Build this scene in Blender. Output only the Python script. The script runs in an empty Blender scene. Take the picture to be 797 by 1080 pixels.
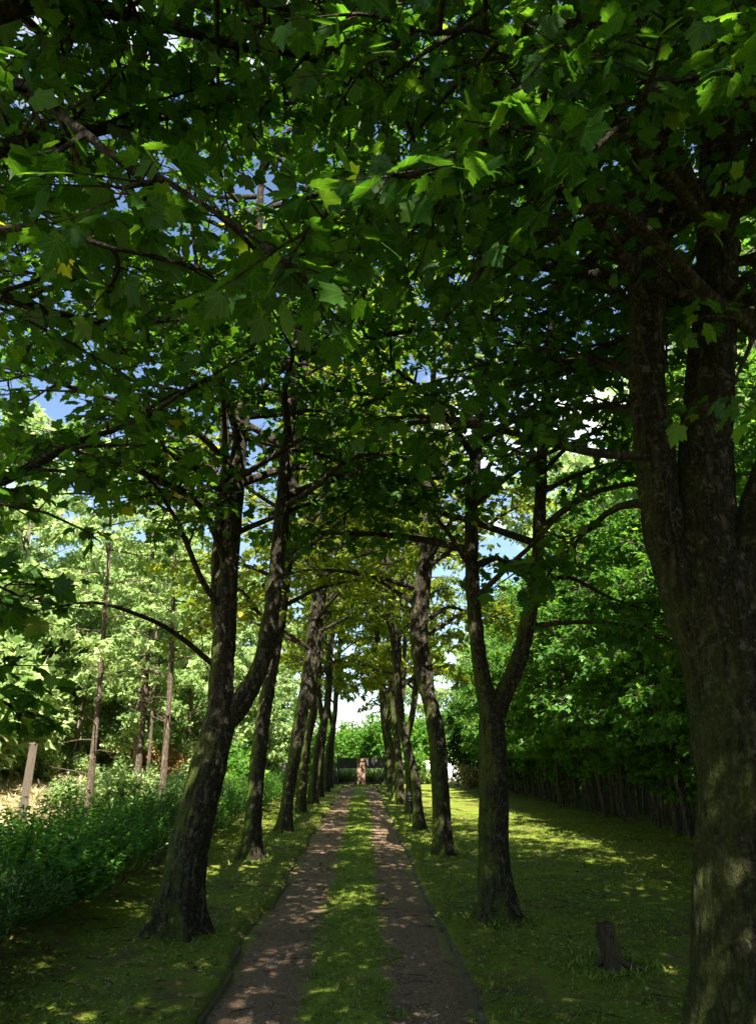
import bpy, math, random
import numpy as np
from mathutils import Vector

S = bpy.context.scene
COL = S.collection
R = math.radians

# ------------------------------------------------------------------ camera
CAM_H, PITCH, FPX = 1.65, math.atan(256 / 780.0), 780.0
YAW = math.atan((382 - 398.5) / (FPX / math.cos(PITCH)))
cd = bpy.data.cameras.new('camera'); cam = bpy.data.objects.new('camera', cd); COL.objects.link(cam)
cam.location = (0, 0, CAM_H)
cam.rotation_euler = (math.pi / 2 + PITCH, 0, YAW)
cd.sensor_fit = 'VERTICAL'; cd.sensor_height = 36.0; cd.lens = 36.0 * FPX / 1080.0
cd.clip_end = 1500; cd.clip_start = 0.05
S.camera = cam

# ------------------------------------------------------------------ light
SUN_EL, SUN_AZ = R(50), R(174)          # azimuth from +Y (the way the drive runs), clockwise
sdir = Vector((math.sin(SUN_AZ) * math.cos(SUN_EL), math.cos(SUN_AZ) * math.cos(SUN_EL), math.sin(SUN_EL)))
W = bpy.data.worlds.new('World'); S.world = W; W.use_nodes = True
nt = W.node_tree; nt.nodes.clear()
def N(t, typ, **kw):
    n = t.nodes.new(typ)
    for k, v in kw.items(): setattr(n, k, v)
    return n
out = N(nt, 'ShaderNodeOutputWorld'); bg = N(nt, 'ShaderNodeBackground'); bg.inputs[1].default_value = 0.05
sky = N(nt, 'ShaderNodeTexSky'); sky.sky_type = 'NISHITA'; sky.sun_disc = False
sky.sun_elevation = SUN_EL; sky.sun_rotation = SUN_AZ; sky.air_density = 1.0; sky.dust_density = 0.6; sky.ozone_density = 2.0
tc = N(nt, 'ShaderNodeTexCoord'); mp = N(nt, 'ShaderNodeMapping'); mp.inputs['Scale'].default_value = (1.6, 1.6, 4.0)
mp.inputs['Location'].default_value = (0.35, 0.1, 0.2)
cn = N(nt, 'ShaderNodeTexNoise'); cn.inputs['Scale'].default_value = 1.7; cn.inputs['Detail'].default_value = 8; cn.inputs['Roughness'].default_value = 0.55
cr = N(nt, 'ShaderNodeValToRGB'); cr.color_ramp.elements[0].position = 0.54; cr.color_ramp.elements[1].position = 0.67
mx = N(nt, 'ShaderNodeMixRGB'); mx.inputs[2].default_value = (9.5, 9.8, 10.2, 1)
L = nt.links.new
L(tc.outputs['Generated'], mp.inputs[0]); L(mp.outputs[0], cn.inputs[0]); L(cn.outputs[0], cr.inputs[0])
L(cr.outputs[0], mx.inputs[0]); L(sky.outputs[0], mx.inputs[1]); L(mx.outputs[0], bg.inputs[0]); L(bg.outputs[0], out.inputs[0])
sl = bpy.data.lights.new('sun', 'SUN'); so = bpy.data.objects.new('sun', sl); COL.objects.link(so)
sl.energy = 5.0; sl.angle = R(0.45); sl.color = (1.0, 0.93, 0.80)
so.rotation_euler = sdir.to_track_quat('Z', 'Y').to_euler(); so.location = (0, 0, 40)

vs = S.view_settings
S.display_settings.display_device = 'sRGB'
vs.view_transform = 'Standard'; vs.look = 'None'; vs.exposure = 2.4; vs.gamma = 1.0; vs.use_curve_mapping = False
S.render.engine = 'CYCLES'
cy = S.cycles
cy.max_bounces = 8; cy.diffuse_bounces = 6; cy.glossy_bounces = 2; cy.transmission_bounces = 4; cy.transparent_max_bounces = 4
cy.caustics_reflective = False; cy.caustics_refractive = False; cy.sample_clamp_indirect = 4.0
cy.use_denoising = True

# ------------------------------------------------------------------ helpers
def at(x, y, Y):
    """photo pixel + distance along the drive -> point of the place"""
    u = (x - 398.5) / FPX; v = (540.0 - y) / FPX
    fy = math.cos(PITCH) - v * math.sin(PITCH); fz = math.sin(PITCH) + v * math.cos(PITCH)
    c, s = math.cos(YAW), math.sin(YAW)
    X, Yy = u * c - fy * s, u * s + fy * c
    t = Y / Yy
    return np.array((X * t, Y, CAM_H + fz * t))

def hash3(i, j, k):
    h = (i * 374761393 + j * 668265263 + k * 2147483647 + 12345) & 0xffffffff
    h = ((h ^ (h >> 13)) * 1274126177) & 0xffffffff
    return ((h ^ (h >> 16)) & 0xffff) / 65535.0
def n3(p):
    p = np.asarray(p, float); f = np.floor(p); i = f.astype(np.int64); w = p - f; w = w * w * (3 - 2 * w)
    r = 0
    for a in (0, 1):
        for b in (0, 1):
            for c in (0, 1):
                r = r + hash3(i[..., 0] + a, i[..., 1] + b, i[..., 2] + c) * (w[..., 0] if a else 1 - w[..., 0]) * (w[..., 1] if b else 1 - w[..., 1]) * (w[..., 2] if c else 1 - w[..., 2])
    return r * 2 - 1
def fbm(p, o=3):
    p = np.asarray(p, float)
    return sum(n3(p * 2 ** k + 17.3 * k) * 0.5 ** k for k in range(o))

def mesh_from(name, V, F, mat=None, smooth=True, var=None, luv=None):
    """V (n,3); F (m,3) or (m,4) int array, or list of both"""
    me = bpy.data.meshes.new(name)
    Fs = F if isinstance(F, list) else [F]
    Fs = [f for f in Fs if len(f)]
    V = np.asarray(V, np.float32)
    me.vertices.add(len(V)); me.vertices.foreach_set('co', V.ravel())
    nl = sum(f.size for f in Fs); npoly = sum(len(f) for f in Fs)
    me.loops.add(nl); me.loops.foreach_set('vertex_index', np.concatenate([f.ravel() for f in Fs]).astype(np.int32))
    tot = np.concatenate([np.full(len(f), f.shape[1], np.int32) for f in Fs])
    st = np.concatenate([[0], np.cumsum(tot)[:-1]]).astype(np.int32)
    me.polygons.add(npoly); me.polygons.foreach_set('loop_start', st)
    try: me.polygons.foreach_set('loop_total', tot)
    except Exception: pass
    me.polygons.foreach_set('use_smooth', np.full(npoly, smooth, bool))
    if var is not None:
        a = me.attributes.new('var', 'FLOAT', 'POINT'); a.data.foreach_set('value', np.asarray(var, np.float32))
    if luv is not None:
        a = me.attributes.new('luv', 'FLOAT_VECTOR', 'POINT'); a.data.foreach_set('vector', np.asarray(luv, np.float32).ravel())
    me.update(calc_edges=True); me.validate()
    if mat: me.materials.append(mat)
    return me

def obj(name, me, parent=None, loc=None):
    o = bpy.data.objects.new(name, me); COL.objects.link(o)
    if parent: o.parent = parent
    if loc is not None: o.location = loc
    return o
def tag(o, label=None, cat=None, group=None, kind=None):
    if label: o['label'] = label
    if cat: o['category'] = cat
    if group: o['group'] = group
    if kind: o['kind'] = kind
    return o
def empty(name, loc=(0, 0, 0), rz=0, sc=1):
    o = bpy.data.objects.new(name, None); COL.objects.link(o)
    o.location = loc; o.rotation_euler = (0, 0, rz); o.scale = (sc,) * 3 if not hasattr(sc, '__len__') else sc
    o.empty_display_size = 0.2
    return o
def dup(root, loc, rz=0, sc=1, label=None, group=None):
    r = root.copy(); COL.objects.link(r); r.location = loc; r.rotation_euler = (0, 0, rz)
    r.scale = (sc,) * 3 if not hasattr(sc, '__len__') else sc
    if label: r['label'] = label
    if group: r['group'] = group
    for ch in list(root.children):
        c = ch.copy(); COL.objects.link(c); c.parent = r
        for g in list(ch.children):
            d = g.copy(); COL.objects.link(d); d.parent = c
    return r

class MB:
    """gathers pieces into one mesh"""
    def __init__(s): s.V = []; s.T = []; s.Q = []; s.n = 0
    def add(s, V, Q=None, T=None):
        V = np.asarray(V, float); s.V.append(V)
        if Q is not None and len(Q): s.Q.append(np.asarray(Q, np.int64) + s.n)
        if T is not None and len(T): s.T.append(np.asarray(T, np.int64) + s.n)
        s.n += len(V)
    def box(s, c, d, rz=0):
        x, y, z = np.array(d) / 2.0
        V = np.array([(-x, -y, -z), (x, -y, -z), (x, y, -z), (-x, y, -z), (-x, -y, z), (x, -y, z), (x, y, z), (-x, y, z)])
        ca, sa = math.cos(rz), math.sin(rz)
        V = V @ np.array([(ca, sa, 0), (-sa, ca, 0), (0, 0, 1)]) + np.array(c)
        s.add(V, [(0, 3, 2, 1), (4, 5, 6, 7), (0, 1, 5, 4), (1, 2, 6, 5), (2, 3, 7, 6), (3, 0, 4, 7)])
    def tube(s, pts, rad, sides=6, cap=True, disp=None):
        V, Q, T = tube(pts, rad, sides, cap, disp); s.add(V, Q, T)
    def mesh(s, name, mat, smooth=True):
        fs = []
        if s.Q: fs.append(np.concatenate(s.Q))
        if s.T: fs.append(np.concatenate(s.T))
        return mesh_from(name, np.concatenate(s.V), fs, mat, smooth)
    def build(s, name, mat, parent=None, smooth=True, loc=None):
        return obj(name, s.mesh(name, mat, smooth), parent, loc)

def spline(ctrl, step):
    """Catmull-Rom resampled by length; ctrl rows may carry extra columns (radius)"""
    C = np.asarray(ctrl, float)
    P = np.vstack([2 * C[0] - C[1], C, 2 * C[-1] - C[-2]])
    o = []
    for i in range(1, len(P) - 2):
        n = max(2, int(math.ceil(np.linalg.norm(P[i + 1, :3] - P[i, :3]) / step)))
        t = np.linspace(0, 1, n, endpoint=False)[:, None]
        a, b, c, d = P[i - 1], P[i], P[i + 1], P[i + 2]
        o.append(0.5 * (2 * b + (c - a) * t + (2 * a - 5 * b + 4 * c - d) * t ** 2 + (3 * b - a - 3 * c + d) * t ** 3))
    o.append(C[-1:])
    return np.vstack(o)

def tube(pts, rad, sides=6, cap=True, disp=None):
    P = np.asarray(pts, float); n = len(P); rad = np.broadcast_to(np.asarray(rad, float), (n,))
    T = np.gradient(P, axis=0); T /= np.linalg.norm(T, axis=1)[:, None] + 1e-9
    a = np.array((1.0, 0, 0)) if abs(T[0][0]) < 0.9 else np.array((0, 1.0, 0))
    U = np.empty_like(P); u = a - T[0] * a.dot(T[0]); u /= np.linalg.norm(u)
    for i in range(n):
        u = u - T[i] * u.dot(T[i]); u /= np.linalg.norm(u) + 1e-9; U[i] = u
    B = np.cross(T, U)
    th = np.linspace(0, 2 * math.pi, sides, endpoint=False)
    rr = rad[:, None] * np.ones(sides)
    if disp is not None: rr = rr + disp(P, th, rad)
    V = P[:, None, :] + rr[..., None] * (np.cos(th)[None, :, None] * U[:, None, :] + np.sin(th)[None, :, None] * B[:, None, :])
    V = V.reshape(-1, 3)
    i = np.arange(n - 1)[:, None] * sides; j = np.arange(sides)[None, :]; k = (j + 1) % sides
    Q = np.stack([i + j, i + k, i + sides + k, i + sides + j], -1).reshape(-1, 4)
    Tr = []
    if cap:
        V = np.vstack([V, P[:1], P[-1:] + T[-1:] * rad[-1] * 0.6])
        j = np.arange(sides); k = (j + 1) % sides
        Tr = np.vstack([np.stack([np.full(sides, n * sides), k, j], -1), np.stack([np.full(sides, n * sides + 1), (n - 1) * sides + j, (n - 1) * sides + k], -1)])
    return V, Q, Tr

def bark_disp(seed, base=True, amp=1.0, z0=0.0):
    def d(P, th, rad):
        n = len(P); s = np.concatenate([[0], np.cumsum(np.linalg.norm(np.diff(P, axis=0), axis=1))])
        ct, st_ = np.cos(th)[None, :], np.sin(th)[None, :]
        R_ = rad[:, None]
        q = np.stack([ct * R_ * 7 + seed, st_ * R_ * 7 + 0 * s[:, None], s[:, None] * 2.2 + 0 * ct], -1)
        lump = fbm(q * 0.55, 2) * 0.10 * R_
        q2 = np.stack([ct * R_ * 34 + seed, st_ * R_ * 34 + 0 * s[:, None], s[:, None] * 4.5 + 0 * ct], -1)
        ridge = (np.abs(fbm(q2, 2)) - 0.3) * 0.020 * amp
        o = lump + ridge
        if base:
            lob = 0.5 + 0.5 * np.cos(5 * th[None, :] + seed + 0.6 * np.sin(2 * th[None, :] + seed))
            o = o + R_ * np.exp(-s[:, None] / 0.20) * (0.2 + 0.8 * lob ** 2) * 1.0
            o = o + R_ * np.exp(-s[:, None] / 0.9) * 0.12 * lob
        return o
    return d

# ---- leaves
def outline(half):
    h = np.array(half); m = h[-2:0:-1] * np.array((-1, 1)); return np.vstack([h, m])
def leaf_template(half, cen, fold=0.16, droop=0.28):
    o = outline(half); v = np.vstack([o, [cen]])
    x, y = v[:, 0], v[:, 1]
    z = fold * np.abs(x) - droop * y ** 2 * 0.6 - 0.35 * x ** 2
    V = np.stack([x, y, z], -1); n = len(o); i = np.arange(n)
    F = np.stack([np.full(n, n), i, (i + 1) % n], -1)
    return V, F
MAPLE0 = leaf_template([(0, 0), (0.15, -0.09), (0.40, -0.04), (0.37, 0.10), (0.46, 0.22), (0.61, 0.43), (0.46, 0.46), (0.43, 0.57), (0.25, 0.53), (0.29, 0.70), (0.15, 0.78), (0, 1.0)], (0, 0.28))
MAPLE1 = leaf_template([(0, 0), (0.37, -0.05), (0.36, 0.13), (0.59, 0.44), (0.25, 0.53), (0.27, 0.70), (0.0, 1.0)], (0, 0.28))
MAPLE2 = leaf_template([(0.0, -0.05), (0.52, 0.28), (0.2, 0.5), (0, 1.0)], (0, 0.3))
LANCE = leaf_template([(0.0, 0.0), (0.115, 0.42), (0, 1.0)], (0, 0.45), 0.3, 0.3)
SPRAY = leaf_template([(0.0, -0.3), (0.42, -0.1), (0.22, 0.12), (0.60, 0.42), (0.18, 0.45), (0.28, 0.85), (0, 1.0)], (0, 0.25), 0.1, 0.3)

def leaves_mesh(name, pos, fwd, up, size, tmpl, mat, rng, var=None, veins=False):
    pos = np.asarray(pos, float); n = len(pos)
    TV, TF = tmpl
    Y = np.asarray(fwd, float); Y /= np.linalg.norm(Y, axis=1)[:, None] + 1e-9
    Z = np.asarray(up, float); Z = Z - Y * (Z * Y).sum(1)[:, None]; Z /= np.linalg.norm(Z, axis=1)[:, None] + 1e-9
    X = np.cross(Y, Z)
    curl = rng.uniform(0.2, 2.6, n)[:, None, None]
    asp = rng.uniform(0.85, 1.15, n)[:, None, None]
    V = pos[:, None, :] + np.asarray(size)[:, None, None] * (TV[None, :, 0:1] * X[:, None, :] * asp + TV[None, :, 1:2] * Y[:, None, :] + TV[None, :, 2:3] * curl * Z[:, None, :])
    k = len(TV)
    F = (TF[None] + (np.arange(n) * k)[:, None, None]).reshape(-1, 3)
    if var is None: var = rng.random(n)
    return mesh_from(name, V.reshape(-1, 3), F, mat, True, np.repeat(var, k), np.tile(TV * (1, 1, 0), (n, 1)) if veins else None)

# ------------------------------------------------------------------ materials
def newmat(name):
    m = bpy.data.materials.new(name); m.use_nodes = True; t = m.node_tree; t.nodes.clear()
    return m, t, N(t, 'ShaderNodeOutputMaterial')
def noise(t, scale, detail=4, rough=0.6, vec=None, dist=0.0):
    n = N(t, 'ShaderNodeTexNoise'); n.inputs['Scale'].default_value = scale; n.inputs['Detail'].default_value = detail
    n.inputs['Roughness'].default_value = rough; n.inputs['Distortion'].default_value = dist
    if vec is not None: t.links.new(vec, n.inputs['Vector'])
    return n.outputs[0]
def ramp(t, fac, stops):
    r = N(t, 'ShaderNodeValToRGB'); e = r.color_ramp.elements
    while len(e) < len(stops): e.new(0.5)
    for i, (p, c) in enumerate(stops):
        e[i].position = p; e[i].color = (c, c, c, 1) if not hasattr(c, '__len__') else (*c, 1)
    t.links.new(fac, r.inputs[0]); return r.outputs[0]
def mixc(t, f, a, b, mode='MIX'):
    m = N(t, 'ShaderNodeMixRGB', blend_type=mode)
    for k, v in ((0, f), (1, a), (2, b)):
        if isinstance(v, (int, float)): m.inputs[k].default_value = v
        elif isinstance(v, tuple): m.inputs[k].default_value = (*v, 1)
        else: t.links.new(v, m.inputs[k])
    return m.outputs[0]
def mth(t, op, a, b=0.0, clamp=False):
    m = N(t, 'ShaderNodeMath', operation=op); m.use_clamp = clamp
    for k, v in ((0, a), (1, b)):
        if isinstance(v, (int, float)): m.inputs[k].default_value = v
        else: t.links.new(v, m.inputs[k])
    return m.outputs[0]
def objco(t, scale=(1, 1, 1)):
    c = N(t, 'ShaderNodeTexCoord'); m = N(t, 'ShaderNodeMapping'); m.inputs['Scale'].default_value = scale
    t.links.new(c.outputs['Object'], m.inputs[0]); return m.outputs[0]
def bump(t, h, strength, dist):
    b = N(t, 'ShaderNodeBump'); b.inputs['Strength'].default_value = strength; b.inputs['Distance'].default_value = dist
    t.links.new(h, b.inputs['Height']); return b.outputs[0]
def principled(t, out, col, rough=0.8, nrm=None, spec=0.3, metal=0.0):
    p = N(t, 'ShaderNodeBsdfPrincipled')
    if isinstance(col, tuple): p.inputs['Base Color'].default_value = (*col, 1)
    else: t.links.new(col, p.inputs['Base Color'])
    p.inputs['Roughness'].default_value = rough; p.inputs['Specular IOR Level'].default_value = spec; p.inputs['Metallic'].default_value = metal
    if nrm is not None: t.links.new(nrm, p.inputs['Normal'])
    t.links.new(p.outputs[0], out.inputs[0]); return p

def leaf_mat(name, stops, trans_gain=(1.9, 1.75, 0.9), trans=0.45, gloss=0.012, veins=False):
    m, t, o = newmat(name)
    a = N(t, 'ShaderNodeAttribute'); a.attribute_name = 'var'
    c = ramp(t, a.outputs['Fac'], stops)
    if veins:
        lu = N(t, 'ShaderNodeAttribute'); lu.attribute_name = 'luv'; sx = N(t, 'ShaderNodeSeparateXYZ'); t.links.new(lu.outputs['Vector'], sx.inputs[0])
        ax = mth(t, 'ABSOLUTE', sx.outputs[0]); yv = sx.outputs[1]
        vn = None
        for an in (0.0, 0.70, 1.35):
            d_ = mth(t, 'ABSOLUTE', mth(t, 'SUBTRACT', mth(t, 'MULTIPLY', ax, math.cos(an)), mth(t, 'MULTIPLY', yv, math.sin(an))))
            vn = d_ if vn is None else mth(t, 'MINIMUM', vn, d_)
        # side veins running off the midrib
        side = mth(t, 'PINGPONG', mth(t, 'SUBTRACT', yv, mth(t, 'MULTIPLY', ax, 0.9)), 0.075)
        vn = mth(t, 'MINIMUM', vn, mth(t, 'ADD', side, 0.012))
        c = mixc(t, ramp(t, vn, [(0.0, 1.0), (0.035, 0.0)]), c, mixc(t, 0.22, c, (0.16, 0.24, 0.06)))
        blot = noise(t, 7, 3, 0.6, lu.outputs['Vector'])
        c = mixc(t, mth(t, 'MULTIPLY', ramp(t, blot, [(0.3, 0.0), (0.75, 1.0)]), 0.35), c, mixc(t, 1.0, c, (0.55, 0.6, 0.5), 'MULTIPLY'))
    tc_ = mixc(t, 1.0, c, trans_gain, 'MULTIPLY')
    d = N(t, 'ShaderNodeBsdfDiffuse'); tr = N(t, 'ShaderNodeBsdfTranslucent'); g = N(t, 'ShaderNodeBsdfGlossy'); g.inputs['Roughness'].default_value = 0.42
    g.inputs['Color'].default_value = (0.8, 0.85, 0.8, 1)
    t.links.new(c, d.inputs[0]); t.links.new(tc_, tr.inputs[0])
    m1 = N(t, 'ShaderNodeMixShader'); m1.inputs[0].default_value = trans
    t.links.new(d.outputs[0], m1.inputs[1]); t.links.new(tr.outputs[0], m1.inputs[2])
    m2 = N(t, 'ShaderNodeMixShader'); m2.inputs[0].default_value = gloss
    t.links.new(m1.outputs[0], m2.inputs[1]); t.links.new(g.outputs[0], m2.inputs[2])
    t.links.new(m2.outputs[0], o.inputs[0])
    return m

M = {}
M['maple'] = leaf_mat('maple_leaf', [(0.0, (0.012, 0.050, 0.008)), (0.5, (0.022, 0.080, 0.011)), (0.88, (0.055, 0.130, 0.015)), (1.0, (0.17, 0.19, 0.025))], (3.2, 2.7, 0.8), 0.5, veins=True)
M['maple_painted_sun'] = leaf_mat('maple_leaf_painted_sunlit', [(0.0, (0.06, 0.11, 0.014)), (0.5, (0.11, 0.165, 0.02)), (0.85, (0.19, 0.22, 0.028)), (1.0, (0.30, 0.25, 0.035))], (2.5, 2.2, 0.8), 0.55)  # lighter, yellower copy of the maple leaf: sunlight put into the colour
M['wood'] = leaf_mat('woodland_leaf', [(0.0, (0.14, 0.23, 0.07)), (0.5, (0.22, 0.31, 0.12)), (1.0, (0.36, 0.43, 0.20))], (1.7, 1.7, 1.3), 0.5)
M['hedgeleaf'] = leaf_mat('hedge_leaf', [(0.0, (0.034, 0.10, 0.016)), (0.6, (0.068, 0.17, 0.026)), (1.0, (0.14, 0.24, 0.04))], (2.3, 2.1, 0.9), 0.5)
M['fern'] = leaf_mat('low_hedge_leaf', [(0.0, (0.022, 0.060, 0.012)), (0.7, (0.048, 0.105, 0.018)), (1.0, (0.12, 0.16, 0.032))], (1.5, 1.6, 0.9), 0.35, 0.015)
M['dry'] = leaf_mat('dry_leaf', [(0.0, (0.16, 0.085, 0.03)), (0.6, (0.26, 0.16, 0.06)), (1.0, (0.20, 0.22, 0.07))], (1.5, 1.2, 0.8), 0.3)
M['yew'] = leaf_mat('dark_evergreen_leaf', [(0.0, (0.010, 0.03, 0.010)), (1.0, (0.025, 0.06, 0.015))], (1.2, 1.4, 0.8), 0.2)
M['pink'] = leaf_mat('flower_leaf', [(0.0, (0.08, 0.14, 0.03)), (0.55, (0.20, 0.22, 0.05)), (0.7, (0.45, 0.28, 0.22)), (1.0, (0.5, 0.36, 0.3))], (1.3, 1.2, 1.0), 0.3)
M['grass'] = leaf_mat('grass_blade', [(0.0, (0.06, 0.12, 0.012)), (0.6, (0.125, 0.195, 0.018)), (1.0, (0.28, 0.27, 0.06))], (1.6, 1.6, 0.8), 0.35, 0.04)
M['straw'] = leaf_mat('straw_blade', [(0.0, (0.10, 0.13, 0.03)), (0.4, (0.30, 0.24, 0.12)), (1.0, (0.5, 0.43, 0.28))], (1.3, 1.2, 1.0), 0.3, 0.02)
M['litter'] = leaf_mat('fallen_leaf', [(0.0, (0.07, 0.04, 0.018)), (0.7, (0.16, 0.10, 0.045)), (1.0, (0.28, 0.20, 0.09))], (1.1, 1.0, 0.8), 0.15, 0.05)

def bark_mat(name, dark, light, moss=0.6, lichen=0.25):
    m, t, o = newmat(name)
    co2 = objco(t); co = objco(t, (1, 1, 0.2))
    wv = N(t, 'ShaderNodeTexNoise'); wv.inputs['Scale'].default_value = 5; t.links.new(co2, wv.inputs['Vector'])
    av = N(t, 'ShaderNodeVectorMath', operation='MULTIPLY_ADD'); av.inputs[1].default_value = (.14, .14, .14)
    t.links.new(wv.outputs['Color'], av.inputs[0]); t.links.new(co, av.inputs[2]); co = av.outputs[0]
    fine = noise(t, 46, 6, 0.75, co2); rid = noise(t, 22, 5, 0.65, co)
    ck = ramp(t, mth(t, 'ABSOLUTE', mth(t, 'SUBTRACT', rid, 0.5)), [(0.0, 0.0), (0.09, 1.0)])
    base = ramp(t, mth(t, 'ADD', mth(t, 'MULTIPLY', fine, 0.6), mth(t, 'MULTIPLY', rid, 0.4)), [(0.40, dark), (0.61, tuple(c * 1.25 for c in light))])
    base = mixc(t, mth(t, 'ADD', mth(t, 'MULTIPLY', ck, 0.75), 0.25), tuple(c * 0.3 for c in dark), base)
    big = noise(t, 3.2, 4, 0.65, co2)
    spot = noise(t, 17, 5, 0.7, co2)
    lf = mth(t, 'MULTIPLY', ramp(t, spot, [(0.57, 0.0), (0.62, 1.0)]), lichen * 1.3)
    base = mixc(t, lf, base, (0.24, 0.24, 0.18))
    g = N(t, 'ShaderNodeNewGeometry'); sx = N(t, 'ShaderNodeSeparateXYZ'); t.links.new(g.outputs['Normal'], sx.inputs[0])
    sp = N(t, 'ShaderNodeSeparateXYZ'); t.links.new(co2, sp.inputs[0])
    low = mth(t, 'SUBTRACT', 0.44 + moss * 0.06, mth(t, 'MULTIPLY', sp.outputs[2], 0.10))
    f = mth(t, 'ADD', mth(t, 'ADD', mth(t, 'MULTIPLY', sx.outputs[0], -0.62), low), mth(t, 'MULTIPLY', mth(t, 'SUBTRACT', big, 0.5), 1.7))
    f = mth(t, 'ADD', f, mth(t, 'MULTIPLY', mth(t, 'SUBTRACT', spot, 0.5), 0.9))
    mf = mth(t, 'MULTIPLY', ramp(t, f, [(0.30, 0.0), (0.85, 1.0)]), moss)
    mcol = ramp(t, noise(t, 60, 3, 0.6, co2), [(0.3, (0.040, 0.068, 0.008)), (0.75, (0.13, 0.165, 0.018))])
    c = mixc(t, mf, base, mcol)
    h = mth(t, 'ADD', mth(t, 'MULTIPLY', fine, 0.6), mth(t, 'ADD', mth(t, 'MULTIPLY', ck, 0.35), mth(t, 'MULTIPLY', rid, 0.8)))
    principled(t, o, c, 0.9, bump(t, h, 1.0, 0.05), 0.15)
    return m
M['bark'] = bark_mat('mossy_maple_bark', (0.015, 0.012, 0.008), (0.078, 0.066, 0.043), 0.85)
M['dark_bark'] = bark_mat('dark_maple_bark', (0.011, 0.009, 0.006), (0.062, 0.051, 0.034), 0.45)
M['twig'] = bark_mat('branch_bark', (0.022, 0.017, 0.013), (0.085, 0.065, 0.045), 0.25, 0.15)
M['pale_bark'] = bark_mat('pale_woodland_bark', (0.14, 0.11, 0.08), (0.34, 0.29, 0.22), 0.25, 0.3)
M['brown_bark'] = bark_mat('brown_conifer_bark', (0.06, 0.042, 0.03), (0.20, 0.15, 0.11), 0.2, 0.3)
M['stem_bark'] = bark_mat('hedge_stem_bark', (0.05, 0.04, 0.03), (0.17, 0.14, 0.11), 0.3, 0.2)

def mat_ground():
    m, t, o = newmat('mossy_ground')
    co = objco(t); sp = N(t, 'ShaderNodeSeparateXYZ'); t.links.new(co, sp.inputs[0])
    big = noise(t, 0.9, 4, 0.6, co); mid = noise(t, 5.5, 5, 0.7, co, 0.4); fine = noise(t, 55, 4, 0.7, co); vf = noise(t, 160, 3, 0.7, co)
    green = ramp(t, fine, [(0.28, (0.038, 0.080, 0.008)), (0.5, (0.105, 0.165, 0.015)), (0.75, (0.23, 0.27, 0.028))])
    olive = ramp(t, fine, [(0.3, (0.09, 0.095, 0.014)), (0.7, (0.24, 0.235, 0.036))])
    c = mixc(t, ramp(t, mid, [(0.42, 0.0), (0.66, 1.0)]), green, olive)
    brown = ramp(t, vf, [(0.3, (0.035, 0.024, 0.014)), (0.7, (0.13, 0.09, 0.05))])
    f = mth(t, 'ADD', mth(t, 'MULTIPLY', big, 0.6), mth(t, 'MULTIPLY', mid, 0.55))
    c = mixc(t, ramp(t, f, [(0.56, 0.0), (0.68, 0.85)]), c, brown)
    # straw clearing beyond the low hedge
    xm = mth(t, 'ADD', mth(t, 'ADD', sp.outputs[0], 5.2), mth(t, 'MULTIPLY', mth(t, 'SUBTRACT', big, 0.5), 3.0))
    cf = ramp(t, mth(t, 'MULTIPLY', xm, -0.6), [(0.0, 0.0), (1.0, 1.0)])
    straw = ramp(t, noise(t, 9, 6, 0.75, co), [(0.34, (0.07, 0.09, 0.025)), (0.48, (0.22, 0.17, 0.09)), (0.72, (0.46, 0.38, 0.26))])
    c = mixc(t, cf, c, straw)
    h = mth(t, 'ADD', mth(t, 'MULTIPLY', fine, 0.6), mth(t, 'ADD', mth(t, 'MULTIPLY', mid, 1.0), mth(t, 'MULTIPLY', vf, 0.35)))
    principled(t, o, c, 0.95, bump(t, h, 0.9, 0.035), 0.1)
    return m
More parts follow.
